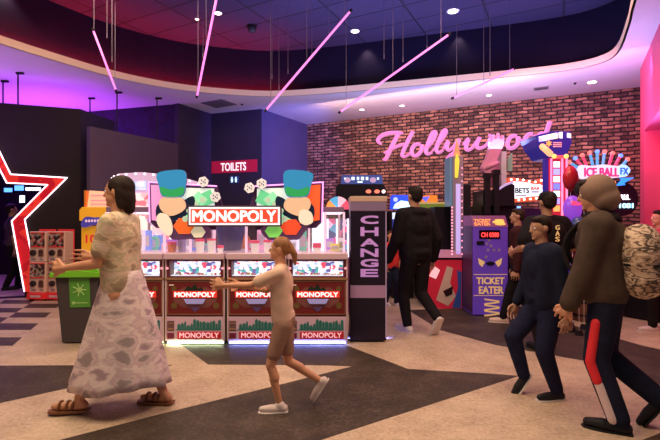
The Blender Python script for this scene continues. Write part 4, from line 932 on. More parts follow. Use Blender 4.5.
q = B(); q.ell(f.x(490), f.z(263.5), .06, .03, -.02, .001); q.obj('slot_bezel', BLACKM, t)
for sx in (-1, 1):
    q = B(); q.prism([(f.x(490 + sx * 5), f.z(262)), (f.x(490 + sx * 12), f.z(258)), (f.x(490 + sx * 11), f.z(264)), (f.x(490 + sx * 8), f.z(267))], -.006, .001); q.obj('hand_print', YP, t)
for z in (274.5, 295.5):
    q = B(); q.box(-W + .01, W - .01, -.004, .001, f.z(z + .3), f.z(z - .3)); q.obj('divider', YP, t)
q = B(); q.text('TICKET', f.x(476.5), f.x(504), f.z(284), f.z(277.5), -.008, .004, 0, .03); q.obj('front_lettering', YP, t)
q = B(); q.text('EATER', f.x(479), f.x(503), f.z(293.5), f.z(286.5), -.008, .004, 0, .03); q.obj('front_lettering', YP, t)
q = B()
for i in range(6):
    zz = 299.5 + i * 2.9; sx = (i % 2) * 2 - 1
    q.prism([(f.x(484), f.z(zz + sx)), (f.x(499), f.z(zz - sx)), (f.x(499.5), f.z(zz - sx + 1.5)), (f.x(484.5), f.z(zz + sx + 1.5))], -.006, .001)
q.obj('ticket_pile_print', YP, t)

# black arched cabinet behind the kiosk, with two posts carrying pink padded hand
f = Fr(7.3, 500); t = thing('boxing_machine', f.loc(), 'black curved-top machine with two square posts holding up the pink hand', 'arcade machine')
cab(f, 484, 520, .03, f.z(205), .12, .8, BLACK, t)
q = B(); q.prism([(f.x(484), f.z(206)), (f.x(484), f.z(190)), (f.x(494), f.z(190)), (f.x(505), f.z(187)), (f.x(513), f.z(183)), (f.x(516), f.z(185)), (f.x(516), f.z(206))], .05, .6); q.obj('hood', BLACKM, t, .006)
q = B(); cpt = cr([(f.x(496), f.z(194), 0), (f.x(500), f.z(189), 0), (f.x(507), f.z(184.5), 0), (f.x(514), f.z(182), 0)], 4)
for i in range(len(cpt) - 1): q.cyl((cpt[i].x, .04, cpt[i].y), (cpt[i + 1].x, .04, cpt[i + 1].y), .018, n=8)
q.obj('hood_edge', mat('edge_lilac', (.5, .4, .7), .4, emit=(.7, .5, 1), es=.5), t)
for x, z in ((488, 173), (497, 169.5)):
    q = B(); q.box(f.x(x - 2.6), f.x(x + 2.6), 0, .09, 1.5, f.z(z + 3)); q.box(f.x(x - 3.6), f.x(x + 3.4), -.01, .1, f.z(z + 5), f.z(z)); q.obj('post', BLACKM, t, .004)
q = B(); q.box(f.x(505), f.x(510), .15, .3, f.z(185), f.z(150)); q.obj('white_post', mat('post_white', (.7, .65, .7), .4), t)
q = B(); q.prism([(f.x(511), f.z(170)), (f.x(515), f.z(170)), (f.x(515), f.z(152)), (f.x(511), f.z(158))], .1, .16); q.obj('green_tab', mat('tab_green', (.3, .5, .35), .4), t)
t = thing('pink_hand', (gx(500, 7.3), 7.48, 0), 'big pink padded upright hand on two black posts before the brick', 'hand figure')
PH = mat('hand_pink', (.80, .32, .50), .5)
q = B()
palm = smooth_loop([(f.x(487), f.z(171)), (f.x(485), f.z(166)), (f.x(489), f.z(158)), (f.x(493), f.z(146)), (f.x(495), f.z(139)), (f.x(501), f.z(137)), (f.x(507), f.z(140)), (f.x(504), f.z(150)), (f.x(500), f.z(160)), (f.x(498), f.z(170)), (f.x(495), f.z(176))], 3)
q.prism(palm, -.06, .06); q.obj('palm', PH, t, .03, smooth=False)
for k, (x0, z0, x1, z1) in enumerate(((494.5, 143, 493.5, 137.5), (498, 141, 497.5, 134), (501.5, 140, 502, 132.5), (505.5, 142, 506.5, 135))):
    q = B(); q.cap((f.x(x0), 0, f.z(z0)), .045, (f.x(x1), 0, f.z(z1)), .032, n=10); q.obj('finger', PH, t, smooth=True)
q = B(); q.cap((f.x(488), -.04, f.z(167)), .05, (f.x(500), -.06, f.z(162)), .04, n=10); q.obj('thumb', PH, t, smooth=True)
q = B(); q.prism(smooth_loop([(f.x(492), f.z(172)), (f.x(499), f.z(163)), (f.x(508), f.z(158)), (f.x(511), f.z(163)), (f.x(507), f.z(172)), (f.x(503), f.z(180)), (f.x(495), f.z(183))], 3), .07, .14); q.obj('wrist', PH, t, .02)

# marquee machine reading BETS
f = Fr(8.25, 528); t = thing('bets_machine', f.loc(), 'machine with white bulb-framed marquee reading BETS before the brick wall', 'arcade machine')
cab(f, 511, 546, .03, f.z(208), .12, .9, mat('bets_cab', (.04, .02, .07), .4), t)
q = B(); q.prism(smooth_loop([(f.x(508), f.z(181)), (f.x(509), f.z(177.5)), (f.x(522), f.z(179)), (f.x(534), f.z(181.5)), (f.x(541), f.z(178.5)), (f.x(544), f.z(182)), (f.x(545), f.z(196)), (f.x(542), f.z(200)), (f.x(512), f.z(202.5)), (f.x(508), f.z(199))], 3), .0, .12); q.obj('marquee_frame', mat('frame_redorange', (.60, .09, .03), .4, emit=(.9, .15, .05), es=.4), t)
q = B(); q.prism(smooth_loop([(f.x(509), f.z(183)), (f.x(522), f.z(182)), (f.x(535), f.z(184.5)), (f.x(541), f.z(185)), (f.x(541), f.z(195)), (f.x(530), f.z(196.5)), (f.x(510), f.z(198))], 3), -.015, .0); q.obj('marquee_face', glow('marquee_white', (.85, .92, 1), 1.3), t)
q = B(); q.text('BETS', f.x(515), f.x(528.5), f.z(193), f.z(188), -.02, .004, 0, .03); q.obj('lettering', BLACK, t)
q = B(); q.text('BAR', f.x(530.5), f.x(539), f.z(190), f.z(186.8), -.02, .004, 0, .03); q.obj('small_lettering', mat('red_orange', (.9, .2, .05), .5), t)
q = B(); q.box(f.x(531), f.x(538.5), -.018, -.014, f.z(192.6), f.z(191.3)); q.box(f.x(515), f.x(526), -.018, -.014, f.z(196.2), f.z(195.2)); q.obj('small_print', mat('print_grey', (.3, .3, .45), .5), t)
for x, z in ((511, 179.5), (517, 179.5), (523, 180), (529, 181.5), (535, 182), (541, 180.5), (543, 186), (543, 190), (543, 194.5), (518.5, 200), (524, 199.5), (530, 199), (536, 198.3)): q = B(); q.sph((f.x(x), -.015, f.z(z)), .022, n=10); q.obj('bulb', glow('bulb_warm', (1, .8, .65), 3), t)
q = B()
for i in range(6): q.box(f.x(513 + i * 1.8), f.x(513.7 + i * 1.8), .09, .12, f.z(214 + 4 * (i % 3)), f.z(206))
q.box(f.x(512), f.x(524), .09, .12, f.z(209.8), f.z(208.8)); q.cyl((f.x(519), .1, f.z(240)), (f.x(520), .1, f.z(214)), .012, n=6)
q.obj('blue_neon', glow('neon_azure', (.2, .4, 1), 2.4), t)

# strength tester tower
f = Fr(6.6, 558); t = thing('tower_game', f.loc(), 'tall blue and red tower game with lit head before the brick wall', 'arcade machine')
TB = mat('tower_blue', (.015, .02, .22), .35, emit=(.02, .03, .6), es=.25); TR = mat('tower_red', (.45, .02, .05), .35, emit=(.9, .03, .1), es=.3)
cab(f, 540, 574, .03, .75, 0, .6, TB, t, 'base')
cab(f, 548, 552, .75, f.z(158), .10, .18, TB, t, 'blue_column')
cab(f, 552, 570, .75, f.z(156), .06, .3, TR, t, 'red_column')
cols_ = [(.55, .9, 1), (.3, .35, 1), (.9, .95, 1), (.15, .2, .9), (.5, 1, .95), (.35, .3, .95), (1, .35, .1)]
for i, c in enumerate(cols_):
    q = B(); q.box(f.x(555.5), f.x(561.5), .045, .06, f.z(167 + i * 7.4), f.z(161 + i * 7.4)); q.obj('light_block', glow('block_%d' % i, c, 1.5), t)
for x in (553, 564, 568.5):
    q = B(); q.box(f.x(x) - .012, f.x(x) + .012, .04, .06, 1.0, f.z(158)); q.obj('light_line', glow('line_rose', (1, .25, .5), 1.4), t)
q = B(); q.prism([(f.x(540), f.z(146)), (f.x(536.5), f.z(137)), (f.x(535), f.z(135.5)), (f.x(552), f.z(131)), (f.x(571), f.z(131.5)), (f.x(572), f.z(143)), (f.x(569), f.z(150)), (f.x(567), f.z(158)), (f.x(549), f.z(157)), (f.x(543), f.z(149))], .0, .55); q.obj('head', TB, t, .012)
q = B(); q.prism([(f.x(539), f.z(142)), (f.x(538.5), f.z(136.8)), (f.x(557), f.z(132.6)), (f.x(557.5), f.z(138.3))], -.015, .0); q.obj('head_panel', patchy('head_print', [(.35, .45, .9), (.9, .95, .9), (.75, .9, .4), (.5, .6, 1)], 14, emit=1.1, kind='CELL'), t)
q = B(); q.prism([(f.x(559), f.z(138)), (f.x(558.5), f.z(132.5)), (f.x(562), f.z(132)), (f.x(562), f.z(138.5))], -.015, 0); q.obj('head_lamp', glow('lamp_ivory', (1, .85, .9), 1.5), t); q = B(); q.prism([(f.x(567), f.z(137.5)), (f.x(567), f.z(133)), (f.x(570.5), f.z(134)), (f.x(570.5), f.z(138))], -.015, 0); q.obj('head_lamp', glow('lamp_ivory', (1, .85, .9), 1.5), t)
sp = []
for i in range(12):
    r_ = .05 if i % 2 == 0 else .022; sp.append((f.x(548.5) + r_ * math.cos(R(30 * i + 90)), f.z(143.5) + r_ * math.sin(R(30 * i + 90))))
q = B(); q.prism(sp, -.02, 0); q.obj('star_badge', mat('badge_gold', (.8, .5, .1), .4, emit=(1, .6, .15), es=.5), t)
for i in range(3):
    q = B(); q.box(f.x(553), f.x(561.5), -.012, 0, f.z(143.3 + i * 1.9), f.z(142.2 + i * 1.9)); q.obj('white_bar', WHITE, t)
q = B(); q.cap((f.x(541.5), -.03, f.z(147)), .045, (f.x(549), -.03, f.z(154)), .045, n=12); q.obj('amber_lamp', glow('amber', (1, .45, .2), 1.3), t, smooth=True)
for x in (553.5, 565.5):
    q = B(); q.sph((f.x(x), -.02, f.z(156.5)), .035, n=12); q.obj('bulb', glow('bulb_gold', (1, .6, .15), 1.4), t, smooth=True)
q = B(); q.box(f.x(556), f.x(563), -.02, 0, f.z(158.5), f.z(155.5)); q.obj('red_lamp', RGLOW, t)
q = B(); q.box(f.x(547), f.x(571), -.02, 0, .25, .6); q.obj('front_print', patchy('tower_print', [(.02, .03, .2), (.3, .1, .3), (.05, .1, .4), (.5, .1, .1)], 8, emit=.3, kind='CELL'), t)

# ball rolling machine with crown of light rods
f = Fr(6.7, 604); t = thing('ball_game_machine', f.loc(), 'large ball alley machine with fan of lit rods over a white lettered cloud', 'arcade machine')
cab(f, 571, 626, .03, f.z(240), .3, 1.0, mat('alley_cab', (.10, .02, .06), .4), t)
q = B(); q.box(f.x(571), f.x(625), .1, .5, f.z(240), f.z(180)); q.obj('score_panel', mat('score_black', (.015, .01, .03), .25), t, .01)
q = B(); q.ell(f.x(624), f.z(199), .25, .26, .04, .12, n=32); q.obj('black_disc', mat('disc_black', (.01, .008, .02), .3), t)
for s_, x0, x1, za, zb, m in (('40000', 597, 617, 186, 180.8, OGLOW), ('5000', 581, 598, 209.5, 204, OGLOW), ('BALL', 618, 631, 199.5, 194.5, WGLOW), ('1081', 621, 634.5, 208, 203.2, glow('digits_cyan', (.4, .8, 1), 2)), ('5', 592, 594.5, 186, 181.5, glow('digits_cyan', (.4, .8, 1), 2))):
    q = B(); q.text(s_, f.x(x0), f.x(x1), f.z(za), f.z(zb), .03, .01, 0, .01); q.obj('lettering', m, t)
q = B(); q.prism(smooth_loop([(f.x(578), f.z(168)), (f.x(582), f.z(165)), (f.x(592), f.z(166)), (f.x(603), f.z(164.5)), (f.x(617), f.z(166)), (f.x(626), f.z(165)), (f.x(629), f.z(170)), (f.x(627), f.z(176)), (f.x(616), f.z(177.5)), (f.x(603), f.z(179.5)), (f.x(592), f.z(178)), (f.x(583), f.z(178.5)), (f.x(581), f.z(173))], 3), .0, .08); q.obj('cloud_sign', glow('cloud_white', (.78, .78, 1), 1.0), t)
q = B(); q.prism(smooth_loop([(f.x(619), f.z(166)), (f.x(625), f.z(165)), (f.x(630), f.z(170)), (f.x(626), f.z(176)), (f.x(619), f.z(176))], 3), -.01, .0); q.obj('ice_end', glow('cloud_ice', (.35, .65, 1), 1.4), t)
q = B(); q.text('ICE BALL', f.x(584), f.x(618), f.z(176.5), f.z(168), -.015, .008, 0, .03); q.obj('cloud_lettering', mat('letter_magenta', (.5, .03, .18), .4, emit=(.7, .05, .3), es=.7), t)
q = B(); q.text('FX', f.x(620), f.x(627.5), f.z(174.5), f.z(168), -.012, .006, 0, .03); q.obj('end_lettering', mat('letter_deepblue', (.02, .1, .5), .4, emit=(.02, .15, .8), es=.6), t)
q = B(); q.prism([(f.x(616), f.z(186)), (f.x(622), f.z(180)), (f.x(620), f.z(178)), (f.x(634), f.z(177.5)), (f.x(624), f.z(183)), (f.x(625), f.z(185))], -.01, .02); q.obj('blue_bolt', glow('bolt_blue', (.02, .25, 1), 1.6), t)
rods = [(581, 169, 570, 162, 0), (584, 167, 576, 158, 1), (588, 166, 583, 155, 0), (594, 165, 590.5, 152.5, 0), (598.5, 164.5, 598, 151.5, 1), (604, 165, 605.5, 151.5, 0), (610, 166, 613.5, 153, 0), (616, 166, 621.5, 155.5, 1), (622, 167, 628.5, 159, 0)]
for k, (x0, z0, x1, z1, c) in enumerate(rods):
    pinkish = k in (1, 2, 6, 7)
    q = B(); q.cyl((f.x(x0), .03, f.z(z0)), (f.x(x1), .02, f.z(z1)), .02, n=10)
    o = q.obj('light_rod', glow('rod_rose', (1, .08, .2), .8) if pinkish else glow('rod_cyan', (.1, .45, .9), .8), t)
    q = B(); q.sph((f.x(x1), .02, f.z(z1)), .032, n=12); q.obj('rod_tip', glow('tip_red', (1, .12, .10), 2.2) if not c else glow('tip_blue', (.08, .2, 1), 2.6), o, smooth=True)
q = B(); q.prism([(f.x(577), .05), (f.x(622), .05), (f.x(622), .75), (f.x(577), .85)], -.02, .3); q.obj('alley_front', mat('alley_maroon', (.22, .03, .05), .4), t, .01)
light('rod_glow', 'POINT', (gx(604, 6.9), 6.9, gz(150, 6.9)), 12, (.7, .3, 1), size=.2)

# barrel, striped panel
f = Fr(5.85, 602); t = thing('wooden_barrel', f.loc(), 'brown wooden barrel with dark hoops standing behind the grey-hooded person', 'barrel')
BR = mat('barrel_oak', (.16, .06, .03), .5, var=.35, scale=14)
q = B(); N = 28; prof = [(0, .20), (.12, .235), (.3, .26), (.42, .265), (.55, .255), (.72, .225), (.84, .20)]
ringv = [[q.bm.verts.new((r_ * math.cos(2 * math.pi * i / N), .3 + r_ * math.sin(2 * math.pi * i / N), z)) for i in range(N)] for z, r_ in prof]
for a, b_ in zip(ringv, ringv[1:]):
    for i in range(N): q.face([a[i], a[(i + 1) % N], b_[(i + 1) % N], b_[i]])
q.face(ringv[0][::-1]); q.face(ringv[-1]); q.obj('staves', BR, t)
for z, r_ in ((.08, .232), (.26, .262), (.58, .258), (.78, .222)):
    q = B(); q.cyl((0, .3, z), (0, .3, z + .035), r_, r_, 28); q.obj('hoop', BLACKM, t)
f = Fr(5.95, 560); t = thing('striped_bumper', f.loc(), 'curved red and white striped panel beside the wooden barrel', 'panel')
for i in range(5):
    q = B(); x0 = -.13 + i * .055
    q.prism([(x0, .03), (x0 + .055, .03), (x0 + .02, .25), (x0 - .02, .52), (x0 - .075, .52), (x0 - .035, .25)], 0, .06); q.obj('stripe', [mat('stripe_red', (.55, .03, .05), .4), mat('stripe_white', (.65, .5, .5), .4)][i % 2], t)
q = B(); q.box(-.16, .17, .06, .14, 0, .5); q.obj('backing', BLACK, t)
# balloons on strings, tied to a small weight
def balloon(px, py, rw, rh, d, m, lab, txt=None, tm=None):
    z = gz(py, d); t = thing('balloon', (gx(px, d), d, 0), lab, 'balloon', 'balloons on strings by the ball game')
    rx_, rz_ = rw / FPX * d, rh / FPX * d
    q = B(); q.sph((0, 0, z), (rx_, rx_ * .8, rz_), n=24); q.cyl((0, 0, z - rz_ - .02), (0, 0, z - rz_ + .01), .012, .006, 8); q.obj('envelope', m, t, smooth=True)
    q = B(); q.cyl((0, 0, .06), (0, 0, z - rz_), .003, n=5); q.obj('string', mat('string_white', (.7, .6, .7), .5), t)
    q = B(); q.cyl((0, 0, 0), (0, 0, .06), .05, .035, 12); q.obj('weight', BLACKM, t)
    if txt:
        q = B(); n_ = len(txt)
        for i, s_ in enumerate(txt):
            h = rz_ * .34; q.text(s_, -rx_ * .55, rx_ * .55, z + rz_ * (.22 - .5 * i), z + rz_ * (.22 - .5 * i) + h, -rx_ * .8 - .004, .003, 0, .02)
        q.obj('lettering', tm, t)
balloon(570.5, 178, 7.5, 12.5, 5.8, mat('balloon_red', (.35, .015, .03), .25), 'large dark red balloon, topmost in the cluster by the tower game')
balloon(584, 188.5, 9, 9.5, 5.65, mat('balloon_black', (.02, .025, .025), .25), 'round black balloon with words Too Happy, beside the red balloon', ('TOO', 'HAPPY'), mat('balloon_print', (.6, .6, .55), .5))
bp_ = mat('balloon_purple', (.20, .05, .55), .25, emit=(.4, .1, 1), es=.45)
balloon(572.5, 208.5, 9, 13, 5.5, bp_, 'purple oval balloon with white and red print in the cluster', ('MEGA',), mat('balloon_red_print', (.9, .1, .15), .4, emit=(1, .1, .15), es=.6))
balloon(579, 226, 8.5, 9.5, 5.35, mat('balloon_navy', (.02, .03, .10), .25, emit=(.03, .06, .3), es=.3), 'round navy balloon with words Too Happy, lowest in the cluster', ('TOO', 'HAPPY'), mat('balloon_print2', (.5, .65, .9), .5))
# dark machine under the notice at far right
t = thing('dark_counter', (gx(657, 5.9), 6.1, 0), 'low dark machine with pink lit edge in the opening of the pink wall', 'arcade machine', None, R(-61))
q = B(); q.box(-.35, .35, 0, .25, .02, .85); q.obj('cabinet', BLACK, t, .01); q = B(); q.box(-.35, .35, -.01, .0, .80, .84); q.obj('lit_edge', PGLOW, t)
# ================================================================== PEOPLE
def ik(a, c, l1, l2, pole):
    """middle joint of a two-bone limb from a to c bending towards pole"""
    a, c = Vector(a), Vector(c); d = c - a; L = min(d.length, (l1 + l2) * .999)
    if d.length > L: c = a + d.normalized() * L; d = c - a
    k = (l1 * l1 - l2 * l2 + L * L) / (2 * L); h = math.sqrt(max(0, l1 * l1 - k * k))
    n = d.normalized(); p = Vector(pole); p = (p - n * p.dot(n)).normalized()
    return a + n * k + p * h, c
def grown(name, shapes, m, parent, voxel=.008, smooth=None, label=None):
    if smooth is None: smooth = 3 if name == 'body' else 18
    """one continuous surface grown over limbs ('c', a, ra, b, rb) and rounded masses ('s', centre, radii, rotation)"""
    q = B()
    for s in shapes:
        if s[0] == 'c': q.cap(s[1], s[2], s[3], s[4], n=14)
        elif s[0] == 's': q.sph(s[1], s[2], n=18, rot=s[3] if len(s) > 3 else None)
    me = bpy.data.meshes.new('tmp'); bmesh.ops.recalc_face_normals(q.bm, faces=q.bm.faces); q.bm.to_mesh(me); q.bm.free()
    o = bpy.data.objects.new('tmp', me); COL.objects.link(o)
    r = o.modifiers.new('r', 'REMESH'); r.mode = 'VOXEL'; r.voxel_size = voxel; r.use_smooth_shade = True
    s = o.modifiers.new('s', 'SMOOTH'); s.factor = .5; s.iterations = smooth
    dg = bpy.context.evaluated_depsgraph_get(); dg.update()
    out = bpy.data.meshes.new_from_object(o.evaluated_get(dg)); bpy.data.objects.remove(o); bpy.data.meshes.remove(me)
    out.name = name; out.materials.clear()
    for k in (m if isinstance(m, (list, tuple)) else [m]): out.materials.append(k)
    for p in out.polygons: p.use_smooth = True
    ob = bpy.data.objects.new(name, out); COL.objects.link(ob); ob.parent = parent
    if label: ob['label'] = label
    return ob
SKIN = {k: mat('skin_' + k, c, .55, var=.06, scale=12) for k, c in (('fair', (.60, .33, .24)), ('tan', (.46, .24, .16)), ('warm', (.62, .30, .18)), ('dark', (.22, .10, .07)))}
EYEW = mat('eye_white', (.8, .78, .76), .2); EYED = mat('eye_dark', (.02, .012, .01), .15)

def hand(S, wrist, dirn, inward, H, curl=.5):
    """palm, four unequal bent fingers and a thumb leaving the side of the palm"""
    d = Vector(dirn).normalized(); n = Vector(inward); n = (n - d * n.dot(d)).normalized(); sd = d.cross(n)
    # thumb side is forward (+x) as far as possible
    if sd.x < 0: sd = -sd
    w = Vector(wrist); u = H * .108
    S.append(('c', w, .0135 * H, w + d * u * .45, .0155 * H)); kn = w + d * u * .47
    for off in (-.5, 0, .5): S.append(('c', w + d * u * .1 + sd * off * .022 * H, .009 * H, kn + sd * off * .040 * H, .0085 * H))
    for i, (off, ln) in enumerate(((.036, .9), (.013, 1.0), (-.011, .94), (-.034, .74))):
        p = kn + sd * off * H * .78; a = .15
        for seg, r in ((.26, .0062), (.17, .0056), (.13, .0050)):
            a += curl * (.55 if seg == .26 else .75); v = d * math.cos(a) + n * math.sin(a) + sd * off * 1.2
            p2 = p + v.normalized() * u * seg * ln * 1.05; S.append(('c', p, r * H, p2, (r - .0004) * H)); p = p2
    p = w + d * u * .16 + sd * .016 * H; p2 = p + (d * .62 + sd * .72 + n * .25).normalized() * u * .27; p3 = p2 + (d * .9 + sd * .15 + n * .45).normalized() * u * .22
    S.append(('c', p, .0085 * H, p2, .0068 * H)); S.append(('c', p2, .0068 * H, p3, .0056 * H))

def figure(label, x, y, face, H, skin='fair', lean=0.0, feet=((.0, .09), (.0, -.09)), lift=(0, 0), wrists=None, sit=None,
           head_turn=0, head_nod=0, build=1.0, hair=None, hair_col=(.02, .012, .01), top=None, bottom=None, shoes=None, extra=None, name='person', twist=0, elbow_pole=(-1, 0, -.2), curl=.5, group=None, voxel=.0085, toes=(None, None)):
    """face: heading in degrees in plan; feet: (forward, side) as a share of height; index 0 = left"""
    t = thing(name, (x, y, 0), label, 'person', group, R(face))
    h = H; hipz = .515 * h if sit is None else sit
    hip = Vector((0, 0, hipz)); up = Vector((math.sin(lean), 0, math.cos(lean)))
    chest = hip + up * .215 * h; neck = hip + up * .312 * h; b_ = build
    hd = neck + Vector((math.sin(lean + head_nod * .6), 0, math.cos(lean + head_nod * .6))) * .108 * h
    hr = Matrix.Rotation(head_turn, 3, 'Z') @ Matrix.Rotation(head_nod, 3, 'Y')
    def HP(x_, y_, z_): return hd + hr @ (Vector((x_, y_, z_)) * h)
    tw = Matrix.Rotation(twist, 3, 'Z')
    S = []
    S.append(('s', hip + Vector((0, 0, .01 * h)), (.062 * h * b_, .088 * h * b_, .07 * h)))
    S.append(('s', hip + up * .10 * h, (.056 * h * b_, .076 * h * b_, .09 * h)))
    S.append(('s', chest, (.066 * h * b_, .092 * h * b_, .095 * h)))
    sh = []
    for sgn in (1, -1):
        s_ = chest + up * .075 * h + tw @ Vector((0, sgn * .103 * h * b_, 0)); sh.append(s_)
        S.append(('c', chest + up * .085 * h + Vector((0, sgn * .03 * h, 0)), .036 * h, s_, .031 * h * b_))
    S.append(('c', neck - up * .03 * h, .036 * h, hd - Vector((0, 0, .035 * h)), .031 * h))
    # head: skull, jaw, nose, brow, lips, ears
    E = hr.to_quaternion()
    S += [('s', HP(-.006, 0, .012), (.056 * h, .045 * h, .056 * h), E), ('s', HP(.012, 0, -.026), (.042 * h, .035 * h, .040 * h), E),
          ('c', HP(.048, 0, .008), .0055 * h, HP(.060, 0, -.012), .0075 * h), ('s', HP(.044, 0, -.052), (.011 * h, .015 * h, .010 * h), E),
          ('c', HP(.045, .016, .016), .006 * h, HP(.045, -.016, .016), .006 * h), ('c', HP(.049, .010, -.031), .0042 * h, HP(.049, -.010, -.031), .0042 * h)]
    for sgn in (1, -1): S.append(('s', HP(-.004, sgn * .046, -.004), (.012 * h, .006 * h, .018 * h), E))
    legs = []; arms = []
    for i, sgn in enumerate((1, -1)):
        hj = hip + Vector((0, sgn * .05 * h * b_, -.01 * h)); fx, fy = feet[i]
        ank = Vector((fx * h, fy * h if fy else sgn * .05 * h, .042 * h + lift[i] * h))
        kn, ank = ik(hj, ank, .245 * h, .235 * h, (1, sgn * .08, .05)); legs.append((hj, kn, ank))
        S += [('c', hj, .050 * h * b_, kn, .031 * h * b_), ('c', kn, .030 * h * b_, kn.lerp(ank, .32) + Vector((-.008 * h, 0, 0)), .030 * h * b_), ('c', kn.lerp(ank, .32), .028 * h * b_, ank, .019 * h)]
        # foot follows the lift of the heel
        tp = toes[i]
        if tp is None: tp = -.25 if lift[i] <= .001 else -1.0
        fd = Vector((math.cos(tp), sgn * .08, math.sin(tp)))
        if lift[i] <= .001: fd = Vector((1, sgn * .10, 0)); ft = ank + Vector((0, 0, -.022 * h)); 
        else: ft = ank + Vector((0, 0, -.014 * h))
        fd.normalize(); S += [('c', ank, .019 * h, ft - fd * .022 * h, .018 * h), ('c', ft - fd * .02 * h, .018 * h, ft + fd * .075 * h, .016 * h), ('c', ft + fd * .07 * h, .017 * h, ft + fd * .098 * h, .011 * h)]
        legs[-1] += (ft, fd)
        wr = Vector(wrists[i]) * h if wrists else sh[i] + Vector((.02 * h, sgn * .03 * h, -.33 * h))
        el, wr = ik(sh[i], wr, .175 * h, .155 * h, (elbow_pole[0], elbow_pole[1] + sgn * .35, elbow_pole[2])); arms.append((sh[i], el, wr))
        S += [('c', sh[i], .030 * h * b_, el, .0215 * h * b_), ('c', el, .0215 * h * b_, el.lerp(wr, .3), .0215 * h * b_), ('c', el.lerp(wr, .3), .021 * h * b_, wr, .0135 * h)]
        hand(S, wr, wr - el, (0, -sgn, 0), h, curl)
    grown('body', S, SKIN[skin], t, voxel=voxel * .82)
    for sgn in (1, -1):
        q = B(); q.sph(HP(.0435, sgn * .0175, .004), .0075 * h, n=10); e_ = q.obj('eye', EYEW, t, smooth=True)
        q = B(); q.sph(HP(.0495, sgn * .0175, .004), .0032 * h, n=8); q.obj('iris', EYED, e_, smooth=True)
    ctx = dict(t=t, h=h, hip=hip, up=up, chest=chest, neck=neck, hd=hd, HP=HP, sh=sh, legs=legs, arms=arms, E=E, b=b_, v=voxel)
    if hair: hair(ctx, mat('hair_%d' % (hash(hair_col) % 999), hair_col, .65, var=.3, scale=30, bump=.3))
    if bottom: bottom(ctx)
    if top: top(ctx)
    if shoes: shoes(ctx)
    if extra: extra(ctx)
    return ctx

# ---- hair
def short_hair(c, m):
    h, HP, E = c['h'], c['HP'], c['E']
    grown('hair', [('s', HP(-.014, 0, .022), (.056 * h, .049 * h, .052 * h), E), ('s', HP(-.028, 0, -.002), (.036 * h, .044 * h, .042 * h), E), ('s', HP(.012, .004, .050), (.038 * h, .036 * h, .020 * h), E)], m, c['t'], voxel=.007)
def long_hair(c, m):
    h, HP, E = c['h'], c['HP'], c['E']
    grown('hair', [('s', HP(-.014, 0, .020), (.058 * h, .052 * h, .054 * h), E), ('s', HP(-.034, 0, -.02), (.036 * h, .046 * h, .060 * h), E), ('c', HP(-.036, 0, -.04), .036 * h, HP(-.045, 0, -.075), .024 * h),
          ('c', HP(-.02, .034, .0), .022 * h, HP(-.025, .035, -.06), .018 * h), ('c', HP(-.02, -.034, .0), .022 * h, HP(-.025, -.035, -.06), .018 * h)], m, c['t'], voxel=.007)
def pony_hair(c, m):
    h, HP, E = c['h'], c['HP'], c['E']
    grown('hair', [('s', HP(-.012, 0, .022), (.058 * h, .050 * h, .052 * h), E), ('s', HP(-.030, 0, .0), (.034 * h, .044 * h, .042 * h), E), ('c', HP(-.055, 0, .02), .022 * h, HP(-.085, 0, -.03), .020 * h), ('c', HP(-.085, 0, -.03), .020 * h, HP(-.09, 0, -.09), .010 * h)], m, c['t'], voxel=.006)

# ---- clothes
def torso(c, g_, hem=-.03, loose=1.0):
    h, b_ = c['h'], c['b']; hip, up, chest = c['hip'], c['up'], c['chest']
    S = [('s', hip + up * .10 * h, ((.058 * b_ * loose) * h + g_, (.080 * b_ * loose) * h + g_, .10 * h)), ('s', chest, (.067 * b_ * h * loose + g_, .094 * b_ * h * loose + g_, .097 * h + g_)),
         ('s', hip + up * (.035) * h, (.066 * b_ * h * loose + g_, .090 * b_ * h * loose + g_, .06 * h - hem * h))]
    for i, sg in enumerate((1, -1)):
        side = hip + up * .02 * h + Vector((0, sg * .045 * h * b_, 0)); top_ = c['sh'][i].lerp(chest + up * .08 * h, .35) - up * .02 * h
        S += [('c', chest + up * .08 * h, .040 * h + g_, c['sh'][i], .031 * h * b_ + g_), ('c', top_, .042 * h * b_ + g_, side, .050 * h * b_ * loose + g_), ('c', top_ + Vector((.018 * h, 0, 0)), .040 * h * b_ + g_, side + Vector((.02 * h, 0, 0)), .044 * h * b_ * loose + g_)]
    return S
def sleeves(c, g_, to=1.0, grow=0.0):
    h, b_ = c['h'], c['b']; S = []
    for s_, e, w_ in c['arms']:
        if to <= .5: S.append(('c', s_, .031 * h * b_ + g_, s_.lerp(e, to * 2), .027 * h * b_ + g_ + grow))
        else:
            S.append(('c', s_, .031 * h * b_ + g_, e, .024 * h * b_ + g_)); S.append(('c', e, .024 * h * b_ + g_, e.lerp(w_, (to - .5) * 2), .018 * h + g_ + grow))
    return S
def make_top(m, g_=.014, to=1.0, hem=-.02, hood=None, nm='jacket', loose=1.0, grow=0.0):
    def fn(c):
        S = torso(c, g_, hem, loose) + sleeves(c, g_, to, grow); h = c['h']
        if hood == 'down': S += [('s', c['neck'] + Vector((-.045 * h, 0, -.005 * h)), (.045 * h, .066 * h, .035 * h)), ('c', c['neck'] + Vector((.01 * h, .035 * h, -.015 * h)), .018 * h, c['neck'] + Vector((.01 * h, -.035 * h, -.015 * h)), .018 * h)]
        if hood == 'up': S += [('c', c['neck'] - c['up'] * .02 * h, .055 * h, c['HP'](-.02, 0, -.04), .058 * h)]
        c['top'] = grown(nm, S, m, c['t'], voxel=c['v'])
    return fn
